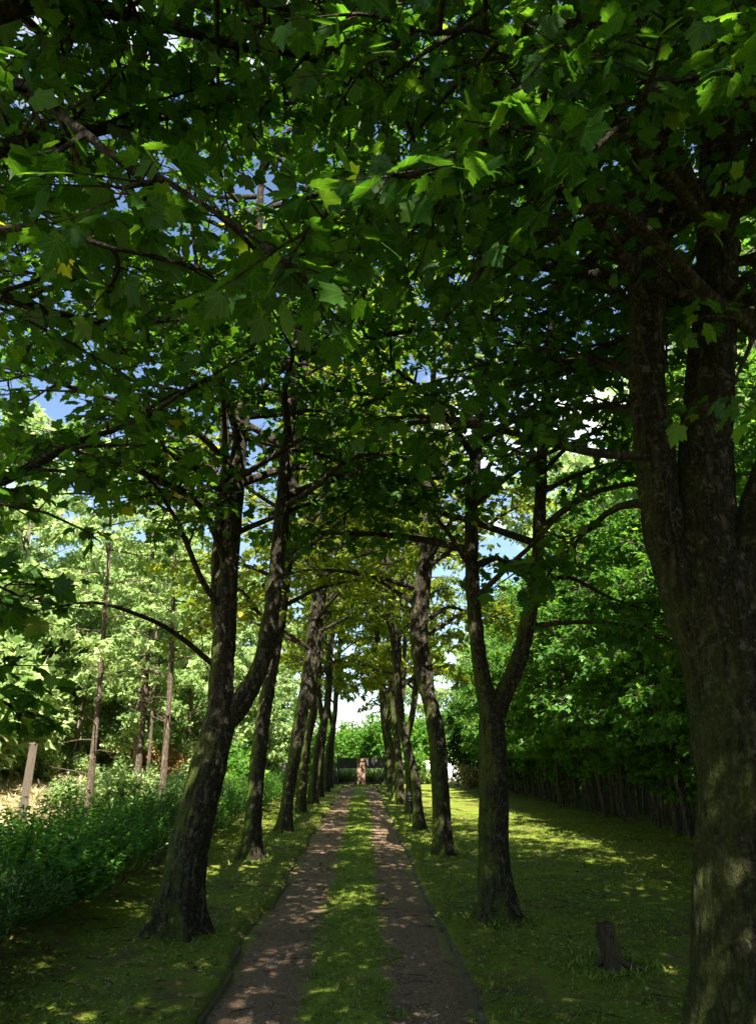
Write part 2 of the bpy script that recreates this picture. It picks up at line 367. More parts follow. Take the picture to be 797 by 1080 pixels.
def mat_drive():
    m, t, o = newmat('gritty_drive')
    co = objco(t); sp = N(t, 'ShaderNodeSeparateXYZ'); t.links.new(co, sp.inputs[0])
    big = noise(t, 1.3, 4, 0.6, co); mid = noise(t, 7, 5, 0.7, co); vf = noise(t, 120, 4, 0.75, co)
    st = objco(t, (9, 0.5, 1)); streak = noise(t, 3, 4, 0.6, st)
    v = N(t, 'ShaderNodeTexVoronoi'); v.inputs['Scale'].default_value = 70; t.links.new(co, v.inputs['Vector'])
    grit = ramp(t, v.outputs['Color'], [(0.2, (0.055, 0.036, 0.022)), (0.55, (0.13, 0.086, 0.052)), (0.9, (0.28, 0.20, 0.13))])
    earth = ramp(t, vf, [(0.3, (0.058, 0.036, 0.020)), (0.7, (0.26, 0.168, 0.10))])
    c = mixc(t, ramp(t, streak, [(0.38, 0.15), (0.62, 0.85)]), grit, earth)
    c = mixc(t, ramp(t, mid, [(0.55, 0.0), (0.7, 0.6)]), c, (0.065, 0.045, 0.03))
    # moss down the middle, thin moss along both edges
    xc = mth(t, 'ABSOLUTE', mth(t, 'ADD', sp.outputs[0], 0.10))
    wob = mth(t, 'ADD', mth(t, 'MULTIPLY', mth(t, 'SUBTRACT', big, 0.5), 0.35), mth(t, 'MULTIPLY', mth(t, 'SUBTRACT', mid, 0.5), 0.42))
    wob2 = mth(t, 'ADD', mth(t, 'MULTIPLY', mth(t, 'SUBTRACT', noise(t, 2.2, 4, 0.6, co), 0.5), 0.5), mth(t, 'MULTIPLY', mth(t, 'SUBTRACT', noise(t, 13, 4, 0.7, co), 0.5), 0.35))
    xr_ = mth(t, 'ABSOLUTE', mth(t, 'ADD', sp.outputs[0], 0.14))
    edge = mth(t, 'MULTIPLY', ramp(t, mth(t, 'ADD', xr_, wob2), [(0.86, 0.0), (0.97, 1.0)]), 0.75)
    mf = mth(t, 'MAXIMUM', edge, ramp(t, mth(t, 'ADD', xc, wob), [(0.25, 1.0), (0.36, 0.0)]))
    moss = ramp(t, noise(t, 60, 4, 0.7, co), [(0.3, (0.055, 0.10, 0.009)), (0.55, (0.14, 0.195, 0.016)), (0.8, (0.27, 0.30, 0.03))])
    c = mixc(t, mf, c, moss)
    h = mth(t, 'ADD', mth(t, 'MULTIPLY', v.outputs['Distance'], 0.5), mth(t, 'ADD', mth(t, 'MULTIPLY', vf, 0.5), mth(t, 'MULTIPLY', mid, 0.7)))
    principled(t, o, c, 0.92, bump(t, h, 0.8, 0.02), 0.2)
    return m
M['ground'] = mat_ground(); M['drive'] = mat_drive()
def simple(name, a, b, scale=20, rough=0.85, bd=0.01, spec=0.25, stretch=(1, 1, 1), metal=0.0):
    m, t, o = newmat(name); co = objco(t, stretch); n = noise(t, scale, 5, 0.7, co)
    principled(t, o, ramp(t, n, [(0.3, a), (0.7, b)]), rough, bump(t, n, 0.6, bd), spec, metal); return m
M['kerb'] = simple('mossy_edging_stone', (0.03, 0.032, 0.016), (0.11, 0.10, 0.06), 14)
M['post'] = simple('weathered_post_wood', (0.045, 0.034, 0.026), (0.13, 0.105, 0.08), 9, 0.9, 0.01, 0.2, (6, 6, 0.6))
M['stump'] = simple('rotten_stump_wood', (0.012, 0.010, 0.006), (0.085, 0.068, 0.042), 18, 0.95, 0.02, 0.1, (5, 5, 0.6))
M['iron'] = simple('black_iron', (0.008, 0.008, 0.009), (0.025, 0.024, 0.023), 30, 0.5, 0.002, 0.4)
M['white'] = simple('whitewashed_wall', (0.62, 0.56, 0.50), (0.8, 0.76, 0.70), 6)
M['tan'] = simple('tan_sandstone', (0.13, 0.078, 0.048), (0.23, 0.15, 0.10), 7)
M['darkstone'] = simple('dark_wall_stone', (0.02, 0.02, 0.02), (0.09, 0.085, 0.08), 8)
M['wire'] = simple('fence_wire', (0.2, 0.2, 0.19), (0.3, 0.3, 0.28), 30, 0.5)
m, t, o = newmat('frosted_lantern_glass'); principled(t, o, (0.07, 0.075, 0.065), 0.3, None, 0.5); M['lglass'] = m
m, t, o = newmat('pebble_stone'); a = N(t, 'ShaderNodeAttribute'); a.attribute_name = 'var'
principled(t, o, ramp(t, a.outputs['Fac'], [(0, (0.06, 0.05, 0.04)), (0.6, (0.13, 0.10, 0.075)), (1, (0.22, 0.185, 0.15))]), 0.85); M['pebble'] = m

# ------------------------------------------------------------------ the ground
DL, DR, DEPTH = -1.12, 0.84, 0.09
def land(x, y):
    """height of the land (z) away from the drive"""
    p = np.stack([x * 0.5, y * 0.5, 0 * x], -1)
    z = 0.05 * n3(p) * np.clip((np.abs(x) - 1.3) / 1.5, 0, 1)
    left = np.clip((-x - 8) / 60, 0, 1)
    z = z + 0.8 * np.clip((-x - 7.3) / 6.5, 0, 1) ** 1.2 * np.clip((y - 6) / 8, 0, 1)
    z = z + left ** 1.3 * 9 + np.clip((y - 70) / 200, 0, 1) ** 1.2 * 5 + np.clip((x - 14) / 120, 0, 1) ** 1.3 * 8
    return z
def edge_l(y): return DL + 0.035 * np.sin(y * 1.3) + 0.03 * n3(np.stack([y * 1.7, 0 * y, 0 * y + 3], -1))
def edge_r(y): return DR + 0.02 * np.sin(y * 0.9 + 1) + 0.015 * n3(np.stack([y * 1.9, 0 * y, 0 * y + 8], -1))
def grid_mesh(name, xs, ys, fn, mat):
    X, Y = np.meshgrid(xs, ys); V = fn(X, Y)
    h, w = X.shape; i = np.arange(h - 1)[:, None] * w + np.arange(w - 1)[None]
    Q = np.stack([i, i + 1, i + w + 1, i + w], -1).reshape(-1, 4)
    return mesh_from(name, V.reshape(-1, 3), Q, mat)
ys = np.concatenate([[-60, -30, -15], np.arange(-8, 18, 0.12), np.arange(18, 48, 0.3), np.arange(48, 90, 3), [100, 130, 180, 260, 400, 700]])
END = 45.5
xl = np.concatenate([[-600, -350, -220, -150, -110], np.arange(-85, -14, 3.0), np.arange(-14, -5, 0.5), np.arange(-5, -1.2, 0.09)])
xr = np.concatenate([np.arange(0.95, 5, 0.09), np.arange(5, 14, 0.5), np.arange(14, 85, 3.0), [110, 150, 220, 350, 600]])
xs = np.concatenate([xl, [-101, -102, -103, -104], [101, 102, 103, 104], xr])   # codes for the edge columns
def gfn(X, Y):
    Z = np.zeros_like(X); Xo = X.copy()
    inside = Y < END
    for code, f, off, zz in ((-101, edge_l, -0.05, 1), (-102, edge_l, 0.0, 0.85), (-103, edge_l, 0.025, 0), (-104, edge_l, 0.30, -0.3),
                             (101, edge_r, -0.30, -0.3), (102, edge_r, -0.02, 0), (103, edge_r, 0.0, 0.85), (104, edge_r, 0.05, 1)):
        k = X == code
        Xo[k] = f(Y[k]) + off
    Z = land(Xo, Y)
    for code, zz in ((-102, .1), (-103, 1), (-104, 1.25), (101, 1.25), (102, 1), (103, .1)):
        k = (X == code) & inside
        Z[k] = Z[k] - DEPTH * zz
    bumpz = 0.018 * fbm(np.stack([Xo * 6, Y * 6, 0 * Y], -1), 2) * (np.abs(X) < 6)
    Z = Z + bumpz
    # verge swells gently up to the trunks' feet and the bank under the low hedge
    Z = Z + 0.10 * np.exp(-((Xo + 3.3) / 0.5) ** 2) * (Y < 45)
    return np.stack([Xo, Y, Z], -1)
tag(obj('ground', grid_mesh('ground', xs, ys, gfn, M['ground'])), kind='structure')
dy = np.concatenate([np.arange(-8, 18, 0.08), np.arange(18, END, 0.25), [END]])
dx = np.linspace(0, 1, 34)
def dfn(U, Y):
    X = edge_l(Y) + 0.015 + U * (edge_r(Y) - edge_l(Y) - 0.03)
    Z = -DEPTH + 0.055 * np.exp(-((X + 0.10) / 0.30) ** 2) - 0.012 * np.cos((X + 0.14) * 2 * math.pi / 1.1) + 0.02 * np.abs(U - .5) ** 3 * 8
    Z = Z + 0.012 * fbm(np.stack([X * 5, Y * 3, 0 * Y], -1), 3)
    Z = Z + 0.02 * fbm(np.stack([X * 14, Y * 14, 0 * Y], -1), 2) * np.exp(-((X + 0.10) / 0.25) ** 4)
    return np.stack([X, Y, Z], -1)
tag(obj('drive', grid_mesh('drive', dx, dy, dfn, M['drive'])), kind='structure')
# sunken edging stones
rng = np.random.default_rng(3)
for side in (-1, 1):
    b = MB(); y = -2.0
    while y < END - 1:
        ln = rng.uniform(0.7, 1.0); ym = np.array([y + ln / 2])
        x = float((edge_l if side < 0 else edge_r)(ym)[0]) + side * -0.012
        b.box((x, y + ln / 2, -DEPTH - (0.015 if side < 0 else 0.0) + rng.uniform(-0.02, 0.015)), (0.035 + rng.uniform(0, .02), ln - 0.02, 0.12), rng.normal(0, 0.012)); y += ln
    tag(b.build('kerb', M['kerb'], smooth=False), kind='structure')

def gz(x, y): return float(gfn(np.array([[x]], float), np.array([[y]], float))[0, 0, 2])

# ------------------------------------------------------------------ trees
class Tree:
    """collects branches and leaves of one tree, in the tree's own coordinates"""
    def __init__(s, seed, tmpl, leaf=0.098, sub_gap=0.20, twig_n=6, wood=True, mat='maple', droop=0.1, bark='bark', twigbark='twig', sides=5, gap=-0.5):
        s.gap = gap
        s.rng = np.random.default_rng(seed); s.tmpl = tmpl; s.leaf = leaf; s.sub_gap = sub_gap; s.twig_n = twig_n
        s.LP = []; s.LF = []; s.LU = []; s.branches = []; s.trunks = []; s.mat = mat; s.droop = droop; s.bark = bark; s.tb = twigbark; s.wood = wood; s.sides = sides; s.seed = seed
        s.stems = []
    def trunk(s, ctrl, name='trunk', sides=20, step=0.08, base=True, amp=1.0):
        P = spline(ctrl, step); b = MB(); b.tube(P[:, :3], np.maximum(P[:, 3], 0.01), sides, True, bark_disp(s.seed * 1.7 + len(s.trunks), base, amp))
        s.trunks.append((name, b)); s.stems.append(P); return P
    def add_leaves(s, p, d, n):
        rng = s.rng
        p = np.broadcast_to(p, (n, 3)) if np.ndim(p) == 1 else p
        a = rng.normal(0, 1, (len(p), 3)); a[:, 2] = a[:, 2] * 0.35 - 0.35
        f = d * 0.7 + a * 0.9
        u = np.array((0, 0, 1.0)) + rng.normal(0, 0.55, (len(p), 3))
        s.LP.append(p + f / (np.linalg.norm(f, axis=1)[:, None] + 1e-9) * rng.uniform(0.02, 0.09, (len(p), 1))); s.LF.append(f); s.LU.append(u)
    def branch(s, ctrl, r0, leaf_from=0.3, sub_len=1.1, dens=1.0, bare=False, name='branch'):
        rng = s.rng
        C = np.asarray(ctrl, float)
        P = spline(C, 0.16)
        if len(P) > 4: P[1:] += np.cumsum(rng.normal(0, 0.012, (len(P) - 1, 3)), 0) * np.linspace(0, 1, len(P) - 1)[:, None]
        n = len(P); tt = np.linspace(0, 1, n); b = MB()
        b.tube(P, r0 * (1 - tt) ** 0.8 + 0.006, s.sides + 1)
        seg = np.linalg.norm(np.diff(P, axis=0), axis=1); cum = np.concatenate([[0], np.cumsum(seg)]); Lb = cum[-1]
        d = leaf_from * Lb; sgn = 1
        spots = []
        while d < Lb: spots.append(d); d += s.sub_gap * rng.uniform(0.6, 1.4) / dens
        spots.append(Lb * 0.999)
        for k, d in enumerate(spots):
            i = min(n - 2, int(np.searchsorted(cum, d) - 1)); i = max(i, 0)
            p0 = P[i] + (P[i + 1] - P[i]) * ((d - cum[i]) / max(seg[i], 1e-6)); T = (P[i + 1] - P[i]) / max(seg[i], 1e-6)
            if k < len(spots) - 1 and n3(p0 * 0.8 + s.seed * 3.1) < s.gap: continue
            side = np.cross(T, (0, 0, 1.0)); side /= np.linalg.norm(side) + 1e-6
            up = np.cross(side, T)
            sgn = -sgn
            ang = rng.uniform(0.6, 1.2); lift = rng.normal(0.05, 0.35)
            if k == len(spots) - 1: ang = 0.1
            D = T * math.cos(ang) + (side * sgn + up * lift) * math.sin(ang)
            ln = sub_len * rng.uniform(0.5, 1.15) * (1 - 0.45 * d / Lb)
            q = np.linspace(0, 1, 5)[:, None]
            bend = np.array((0, 0, -s.droop - rng.uniform(0, 0.12)))
            SP = p0 + D * ln * q + bend * ln * q ** 2 + np.cumsum(rng.normal(0, 0.02, (5, 3)), 0) * q
            if s.wood: b.tube(SP, (1 - q[:, 0] * 0.75) * min(0.014, r0 * 0.5) + 0.001, 4, False)
            if bare: continue
            tn = s.twig_n
            for j in range(tn):
                f0 = (j + 1) / tn * 0.85 + 0.13
                a0 = min(3, int(f0 * 4)); tp = SP[a0] + (SP[a0 + 1] - SP[a0]) * (f0 * 4 - a0) if a0 < 4 else SP[4]
                sd = np.cross(D, (0, 0, 1.0)); sd /= np.linalg.norm(sd) + 1e-6
                TD = D * 0.6 + sd * (1 if j % 2 else -1) * rng.uniform(0.3, 1.0) + rng.normal(0, 0.2, 3) + np.array((0, 0, -0.1))
                TD /= np.linalg.norm(TD); tl = rng.uniform(0.12, 0.34)
                if s.wood: b.tube(np.array([tp, tp + TD * tl]), (0.005, 0.002), 3, False)
                m = int(rng.integers(3, 6)); w = rng.uniform(0.25, 1.0, (m, 1)); s.add_leaves(tp + TD * tl * w, TD, m)
        s.branches.append((name, b))
    def random_branches(s, stem, h0, h1, n, length, r0=0.045, rise=0.35, **kw):
        """branches spiralling up a stem between two heights; length is a function of the height share"""
        rng = s.rng; z = stem[:, 2]; az = rng.uniform(0, 6.28)
        for k in range(n):
            t = (k + rng.uniform(0.1, 0.9)) / n; h = h0 + (h1 - h0) * t
            i = int(np.argmin(abs(z - h))); p = stem[i, :3]; az += 2.4 + rng.normal(0, 0.35)
            ln = length(t) * rng.uniform(0.75, 1.2)
            D = np.array((math.cos(az), math.sin(az), 0)); e = rise * rng.uniform(0.3, 1.6)
            if kw.get('open_to') and D[0] * kw['open_to'] > 0.25 and h < 3.7: ln *= 0.68
            c = [p, p + D * ln * 0.35 + np.array((0, 0, e * ln * 0.40)), p + D * ln * 0.7 + np.array((0, 0, e * ln * 0.62)) + rng.normal(0, 0.12, 3), p + D * ln + np.array((0, 0, e * ln * 0.60)) + rng.normal(0, 0.15, 3)]
            s.branch(c, max(0.012, r0 * (1 - 0.5 * t)), leaf_from=kw.get('leaf_from', 0.28), sub_len=kw.get('sub_len', 0.34) * ln, dens=kw.get('dens', 1.0))
    def finish(s, name, label, cat, loc=(0, 0, 0), rz=0, group=None, sc=1, crown='crown'):
        root = empty(name, loc, rz, sc); tag(root, label, cat, group)
        for nm, b in s.trunks: b.build(nm, M[s.bark], root)
        for nm, b in s.branches: b.build(nm, M[s.tb], root)
        if s.LP:
            P = np.concatenate(s.LP); F = np.concatenate(s.LF); U = np.concatenate(s.LU); rng = s.rng
            size = s.leaf * rng.uniform(0.5, 1.35, len(P))
            v = np.clip(rng.beta(2, 2.6, len(P)) + 0.16 * n3(P * 0.8), 0, 1)
            obj(crown, leaves_mesh(crown, P, F, U, size, s.tmpl, M[s.mat], rng, v, s.mat == 'maple'), root)
            s.count = len(P)
        return root

def loc_path(rows, Y, base, dyv=None):
    """photo-measured trunk path: rows (px, py, radius[, dY]) at distance Y, relative to the base point"""
    o = []; thin = 0.80
    for r in rows:
        p = at(r[0], r[1], Y + (r[3] if len(r) > 3 else 0)) - base; o.append((*p, r[2] * thin))
    return np.array(o)

AV = 'maples lining the drive'
def base_pt(px, py, sink=0.06):
    # foot on the ground (z = 0)
    u = (px - 398.5) / FPX; v = (540.0 - py) / FPX
    fy = math.cos(PITCH) - v * math.sin(PITCH); fz = math.sin(PITCH) + v * math.cos(PITCH)
    c, s_ = math.cos(YAW), math.sin(YAW); X, Yy = u * c - fy * s_, u * s_ + fy * c
    tt = -CAM_H / fz
    return np.array((X * tt, Yy * tt, -sink))

clen = lambda a, b, c: (lambda t: a + (b - a) * min(1, t * 2.2) if t < 0.45 else b + (c - b) * (t - 0.45) / 0.55)

# --- nearest tree of the left row
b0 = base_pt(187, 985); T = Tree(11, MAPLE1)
Y = b0[1]
fork = (236, 752)
tr = T.trunk(loc_path([(187, 990, 0.25), (190, 960, 0.25), (199, 900, 0.235), (212, 840, 0.225), (224, 790, 0.215), (234, 755, 0.20), (238, 735, 0.15)], Y, b0), sides=90, step=0.025, amp=1.0)
A = T.trunk(loc_path([(229, 772, 0.15), (233, 735, 0.165), (238, 660, 0.15), (242, 590, 0.135), (249, 500, 0.12, .1), (258, 420, 0.105, .2), (265, 320, 0.085, .3), (275, 200, 0.06, .4), (285, 40, 0.04, .5), (290, -120, 0.02, .5)], Y, b0), 'stem', 26, 0.05, False)
Bm = T.trunk(loc_path([(236, 765, 0.14), (256, 738, 0.145), (277, 695, 0.125), (289, 625, 0.11), (297, 540, 0.10), (305, 450, 0.09), (313, 380, 0.08), (321, 270, 0.06), (328, 150, 0.045), (333, 0, 0.02)], Y, b0), 'stem', 24, 0.05, False)
Cm = T.trunk(loc_path([(236, 690, 0.07), (228, 640, 0.075), (229, 580, 0.07), (236, 500, 0.06), (236, 430, 0.055), (222, 370, 0.045), (205, 260, 0.03), (190, 120, 0.015)], Y, b0), 'stem', 16, 0.06, False)
def lb(tree, base, rows, r0, **kw): tree.branch([at(x, y, yy) - base for x, y, yy in rows], r0, **kw)
lb(T, b0, [(224, 700, Y), (190, 672, Y - .3), (150, 648, Y - .9), (100, 632, Y - 1.3), (45, 640, Y - 1.6)], 0.028, leaf_from=0.52, sub_len=0.65)
lb(T, b0, [(235, 645, Y), (212, 610, Y - .3), (196, 570, Y - .5), (170, 525, Y - .9), (130, 490, Y - 1.4)], 0.035, leaf_from=0.4, sub_len=0.9, dens=1.5)
lb(T, b0, [(240, 600, Y), (215, 540, Y - .5), (165, 505, Y - 1.3), (90, 480, Y - 2.0), (10, 470, Y - 2.2)], 0.04, leaf_from=0.25, sub_len=1.1, dens=1.5)
lb(T, b0, [(250, 500, Y), (200, 450, Y - .8), (120, 420, Y - 1.6), (20, 390, Y - 2.2)], 0.04, leaf_from=0.25, sub_len=1.2, dens=1.4)
lb(T, b0, [(256, 400, Y), (170, 335, Y - .8), (80, 300, Y - 1.6), (-20, 285, Y - 2.0)], 0.035, leaf_from=0.25, sub_len=1.2, dens=1.5)
lb(T, b0, [(264, 330, Y), (180, 265, Y - .8), (80, 235, Y - 1.6), (-20, 215, Y - 2.0)], 0.035, leaf_from=0.25, sub_len=1.2, dens=1.5)
lb(T, b0, [(247, 520, Y), (170, 440, Y + .3), (90, 390, Y + .6), (0, 350, Y + .8)], 0.035, leaf_from=0.25, sub_len=1.2, dens=1.5)
lb(T, b0, [(300, 535, Y), (330, 515, Y - .5), (375, 480, Y - .8), (440, 470, Y - 1.0)], 0.035, leaf_from=0.45, sub_len=0.8)
lb(T, b0, [(255, 440, Y), (285, 400, Y - .6), (330, 360, Y - 1.3), (380, 320, Y - 1.8)], 0.04, leaf_from=0.3, sub_len=1.0)
T.random_branches(A, 4.2, 12.5, 27, clen(2.6, 3.3, 1.3), 0.05, 0.4)
T.random_branches(Bm, 4.4, 12.0, 17, clen(2.4, 3.0, 1.2), 0.045, 0.4)
T.random_branches(Cm, 4.0, 8.5, 18, clen(2.4, 2.6, 1.2), 0.035, 0.3)
T.finish('maple_tree', 'stout three-stemmed maple with bright moss on its left flank, beside the left verge', 'tree', b0, 0, AV)

# --- second of the left row
def lean_tree(seed, px, py, rows, tmpl, label, stems2=(), low=(), n=30, h0=3.4, h1=12.5, sides=22, ln=(2.4, 3.3, 1.3), step=0.06):
    b = base_pt(px, py); Y = b[1]; T = Tree(seed, tmpl, mat='maple' if seed == 22 else 'maple_painted_sun')
    P = T.trunk(loc_path(rows, Y, b), sides=sides, step=step)
    Ps = [P]
    for r in stems2: Ps.append(T.trunk(loc_path(r, Y, b), 'stem', max(10, sides - 6), 0.07, False))
    for rr, r0, kw in low: T.branch([at(x, y, Y + dy_) - b for x, y, dy_ in rr], r0, **kw)
    for k, P in enumerate(Ps):
        hh0 = max(h0, P[0, 2] + 1.0); hh1 = min(h1, P[-1, 2])
        T.random_branches(P, hh0, hh1, n if k == 0 else int(n * 0.6), clen(*ln), 0.045, 0.4)
    T.finish('maple_tree', label, 'tree', b, 0, AV)
    return T
lean_tree(12, 265, 907, [(265, 910, 0.19), (266, 895, 0.185), (270, 830, 0.165), (278, 755, 0.155), (289, 690, 0.145), (298, 630, 0.135), (305, 560, 0.125), (314, 470, 0.11), (322, 370, 0.085), (328, 270, 0.05), (332, 190, 0.025)], MAPLE1,
          'slim curved maple just beyond the stout three-stemmed one, left of the drive',
          low=[([(293, 660, 0), (262, 640, -.4), (235, 640, -.8), (205, 655, -1.2)], 0.03, dict(leaf_from=0.3, sub_len=0.9)),
               ([(303, 590, 0), (340, 540, -.5), (385, 520, -1), (425, 525, -1.2)], 0.035, dict(leaf_from=0.4, sub_len=0.8))], n=19)
lean_tree(13, 300, 877, [(300, 880, 0.20), (301, 868, 0.19), (305, 830, 0.18), (312, 790, 0.19), (318, 755, 0.20), (324, 715, 0.18), (330, 660, 0.165), (337, 590, 0.14), (345, 500, 0.11), (350, 420, 0.07), (352, 340, 0.03)], MAPLE1,
          'leaning maple with a pale scar on its trunk, third on the left of the drive',
          stems2=[[(319, 752, 0.10), (328, 735, 0.10), (335, 690, 0.09), (341, 630, 0.08), (352, 560, 0.06), (360, 480, 0.03)]], n=15)

# --- nearest tree of the right row (its foot is below the picture)
b1 = np.array((1.92, 4.25, -0.06)); Y = b1[1]; T = Tree(21, MAPLE0, leaf=0.088, bark='dark_bark')
def rel(x, y, dy_=0.0): return at(x, y, Y + dy_) - b1
def rows(rs): return np.array([(*rel(r[0], r[1], r[3] if len(r) > 3 else 0), r[2] * 0.92) for r in rs])
foot = np.array([(0.03, 0.0, 0.0, 0.30), (0.03, 0.0, 0.25, 0.295)])
T.trunk(np.vstack([foot, rows([(792, 1000, 0.285), (788, 900, 0.275), (784, 800, 0.275), (775, 700, 0.285), (766, 640, 0.28), (762, 590, 0.20)])]), sides=130, step=0.022, amp=1.2)
A = T.trunk(rows([(772, 830, 0.10), (760, 760, 0.135), (744, 700, 0.14), (730, 660, 0.13), (712, 610, 0.125), (697, 550, 0.125), (689, 480, 0.125), (682, 400, 0.12), (684, 300, 0.12), (692, 200, 0.11, .1), (705, 80, 0.09, .2), (720, -60, 0.07, .2), (730, -220, 0.045, .2), (735, -420, 0.02, .2)]), 'stem', 70, 0.03, False, 1.1)
Bm = T.trunk(rows([(752, 690, 0.19), (748, 620, 0.185), (744, 560, 0.17), (742, 480, 0.16), (747, 400, 0.155), (755, 300, 0.15, .05), (757, 190, 0.14, .1), (752, 60, 0.12, .2), (745, -80, 0.10, .2), (740, -260, 0.07, .2), (735, -480, 0.03, .2)]), 'stem', 80, 0.03, False, 1.1)
Cm = T.trunk(rows([(772, 680, 0.18), (790, 600, 0.17), (808, 540, 0.16, -.05), (830, 460, 0.14, -.1), (860, 340, 0.12, -.1), (885, 200, 0.09, 0), (900, 20, 0.06, .1), (905, -160, 0.03, .2)]), 'stem', 30, 0.05, False, 1.2)
for rr, r0, kw in [
    ([(690, 482, 0), (640, 478, -.2), (590, 470, -.4), (520, 452, -.6), (450, 440, -.7)], 0.030, dict(leaf_from=0.5, sub_len=0.6)),
    ([(692, 535, 0), (668, 530, .1), (640, 538, .2), (615, 560, .3), (590, 585, .4)], 0.030, dict(leaf_from=0.55, sub_len=0.5)),
    ([(797, 350, -.3), (745, 310, -.6), (700, 260, -.9), (645, 222, -1.1), (590, 235, -1.2), (530, 262, -1.3)], 0.045, dict(leaf_from=0.35, sub_len=0.8)),
    ([(755, 260, 0), (700, 180, -.7), (640, 140, -1.3), (560, 120, -1.8), (470, 150, -2.0), (380, 180, -2.2)], 0.045, dict(leaf_from=0.3, sub_len=0.9, dens=1.3)),
    ([(752, 180, 0), (730, 90, -.7), (680, 50, -1.2), (610, 70, -1.6), (545, 95, -1.9)], 0.03, dict(leaf_from=0.45, sub_len=0.6, dens=.8)),
    ([(757, 210, 0), (770, 120, -.8), (750, 70, -1.4), (700, 90, -1.9), (655, 150, -2.1)], 0.03, dict(leaf_from=0.4, sub_len=0.7)),
    ([(684, 330, 0), (640, 250, -.5), (580, 200, -.9), (500, 190, -1.3), (420, 215, -1.5)], 0.04, dict(leaf_from=0.3, sub_len=0.9, dens=1.2)),
    ([(690, 220, 0), (650, 130, -.6), (590, 60, -1.2), (510, 20, -1.6), (420, 10, -1.9)], 0.045, dict(leaf_from=0.3, sub_len=1.0, dens=1.2)),
    ([(685, 380, 0), (665, 330, .3), (625, 290, .8), (570, 270, 1.2), (510, 275, 1.5)], 0.035, dict(leaf_from=0.35, sub_len=0.9)),
    ([(683, 400, 0), (640, 385, .5), (580, 385, 1.0), (510, 395, 1.4)], 0.035, dict(leaf_from=0.25, sub_len=0.9, dens=1.4)),
    ([(683, 440, 0), (650, 430, .8), (600, 430, 1.6), (540, 440, 2.2)], 0.03, dict(leaf_from=0.3, sub_len=0.8, dens=1.4)),
    ([(760, 260, 0), (790, 180, -.5), (800, 120, -1.1), (780, 60, -1.7)], 0.035, dict(leaf_from=0.3, sub_len=0.8)),
    ([(762, 320, 0), (790, 290, -.4), (800, 330, -.9), (780, 380, -1.2)], 0.025, dict(leaf_from=0.4, sub_len=0.5))]:
    T.branch([rel(*q) for q in rr], r0, **kw)
T.random_branches(A, 4.6, 11, 28, clen(2.8, 3.2, 1.3), 0.05, 0.4)
T.random_branches(Bm, 4.8, 12, 36, clen(2.8, 3.4, 1.3), 0.055, 0.4)
T.random_branches(Cm, 4.2, 9, 22, clen(2.4, 2.8, 1.2), 0.045, 0.35)
T.finish('maple_tree', 'massive rough-barked maple, the nearest and thickest trunk, right of the drive', 'tree', b1, 0, AV)

lean_tree(22, 522, 972, [(523, 976, 0.215), (522, 955, 0.205), (520, 900, 0.185), (519, 840, 0.178), (518, 790, 0.175), (517, 755, 0.165), (513, 735, 0.14), (506, 700, 0.115), (500, 650, 0.105), (497, 590, 0.10), (498, 520, 0.095), (505, 450, 0.085), (516, 370, 0.07), (526, 270, 0.05), (532, 150, 0.03), (536, 20, 0.015)], MAPLE1,
          'dark maple splitting into two curved stems above head height, right of the drive',
          stems2=[[(518, 770, 0.12), (530, 735, 0.125), (546, 698, 0.105), (558, 650, 0.095), (566, 590, 0.09), (569, 540, 0.088), (572, 460, 0.08), (577, 390, 0.07), (584, 300, 0.055), (590, 180, 0.035), (594, 40, 0.015)]],
          low=[([(500, 632, 0), (535, 598, -.4), (575, 560, -.7), (615, 520, -.9), (650, 498, -1)], 0.035, dict(leaf_from=0.5, sub_len=0.7)),
               ([(566, 660, 0), (600, 656, -.3), (645, 655, -.5), (690, 668, -.6)], 0.03, dict(leaf_from=0.5, sub_len=0.45)),
               ([(569, 612, 0), (600, 610, .3), (630, 625, .5), (665, 640, .7), (700, 650, .9)], 0.028, dict(leaf_from=0.5, sub_len=0.5)),
               ([(574, 430, 0), (620, 385, -.2), (660, 350, -.4), (710, 330, -.6)], 0.035, dict(leaf_from=0.25, sub_len=0.9, dens=1.3)),
               ([(570, 520, 0), (610, 500, .4), (650, 490, .8), (700, 495, 1.2)], 0.03, dict(leaf_from=0.25, sub_len=0.9, dens=1.3)),
               ([(578, 370, 0), (610, 300, .2), (640, 250, .5), (680, 210, .8)], 0.035, dict(leaf_from=0.25, sub_len=1.0, dens=1.3)),
               ([(571, 500, 0), (600, 470, -.3), (640, 450, -.6), (680, 440, -.8)], 0.03, dict(leaf_from=0.4, sub_len=0.7)),
               ([(497, 600, 0), (470, 560, -.4), (440, 530, -.7), (400, 520, -.9)], 0.03, dict(leaf_from=0.4, sub_len=0.7))], n=22, h0=3.6, h1=11.5, sides=70, step=0.03)
lean_tree(23, 467, 903, [(468, 906, 0.185), (467, 890, 0.18), (464, 830, 0.175), (461, 785, 0.175), (454, 745, 0.165), (443, 705, 0.15), (438, 665, 0.14), (441, 625, 0.125), (448, 575, 0.11), (452, 500, 0.095), (456, 410, 0.07), (460, 300, 0.04), (462, 220, 0.02)], MAPLE1,
          'maple with a kinked mossy trunk, just behind the two-stemmed one on the right',
          stems2=[[(458, 775, 0.10), (452, 715, 0.10), (447, 670, 0.09), (451, 610, 0.08), (462, 540, 0.07), (470, 450, 0.05), (476, 350, 0.025)]], n=15)

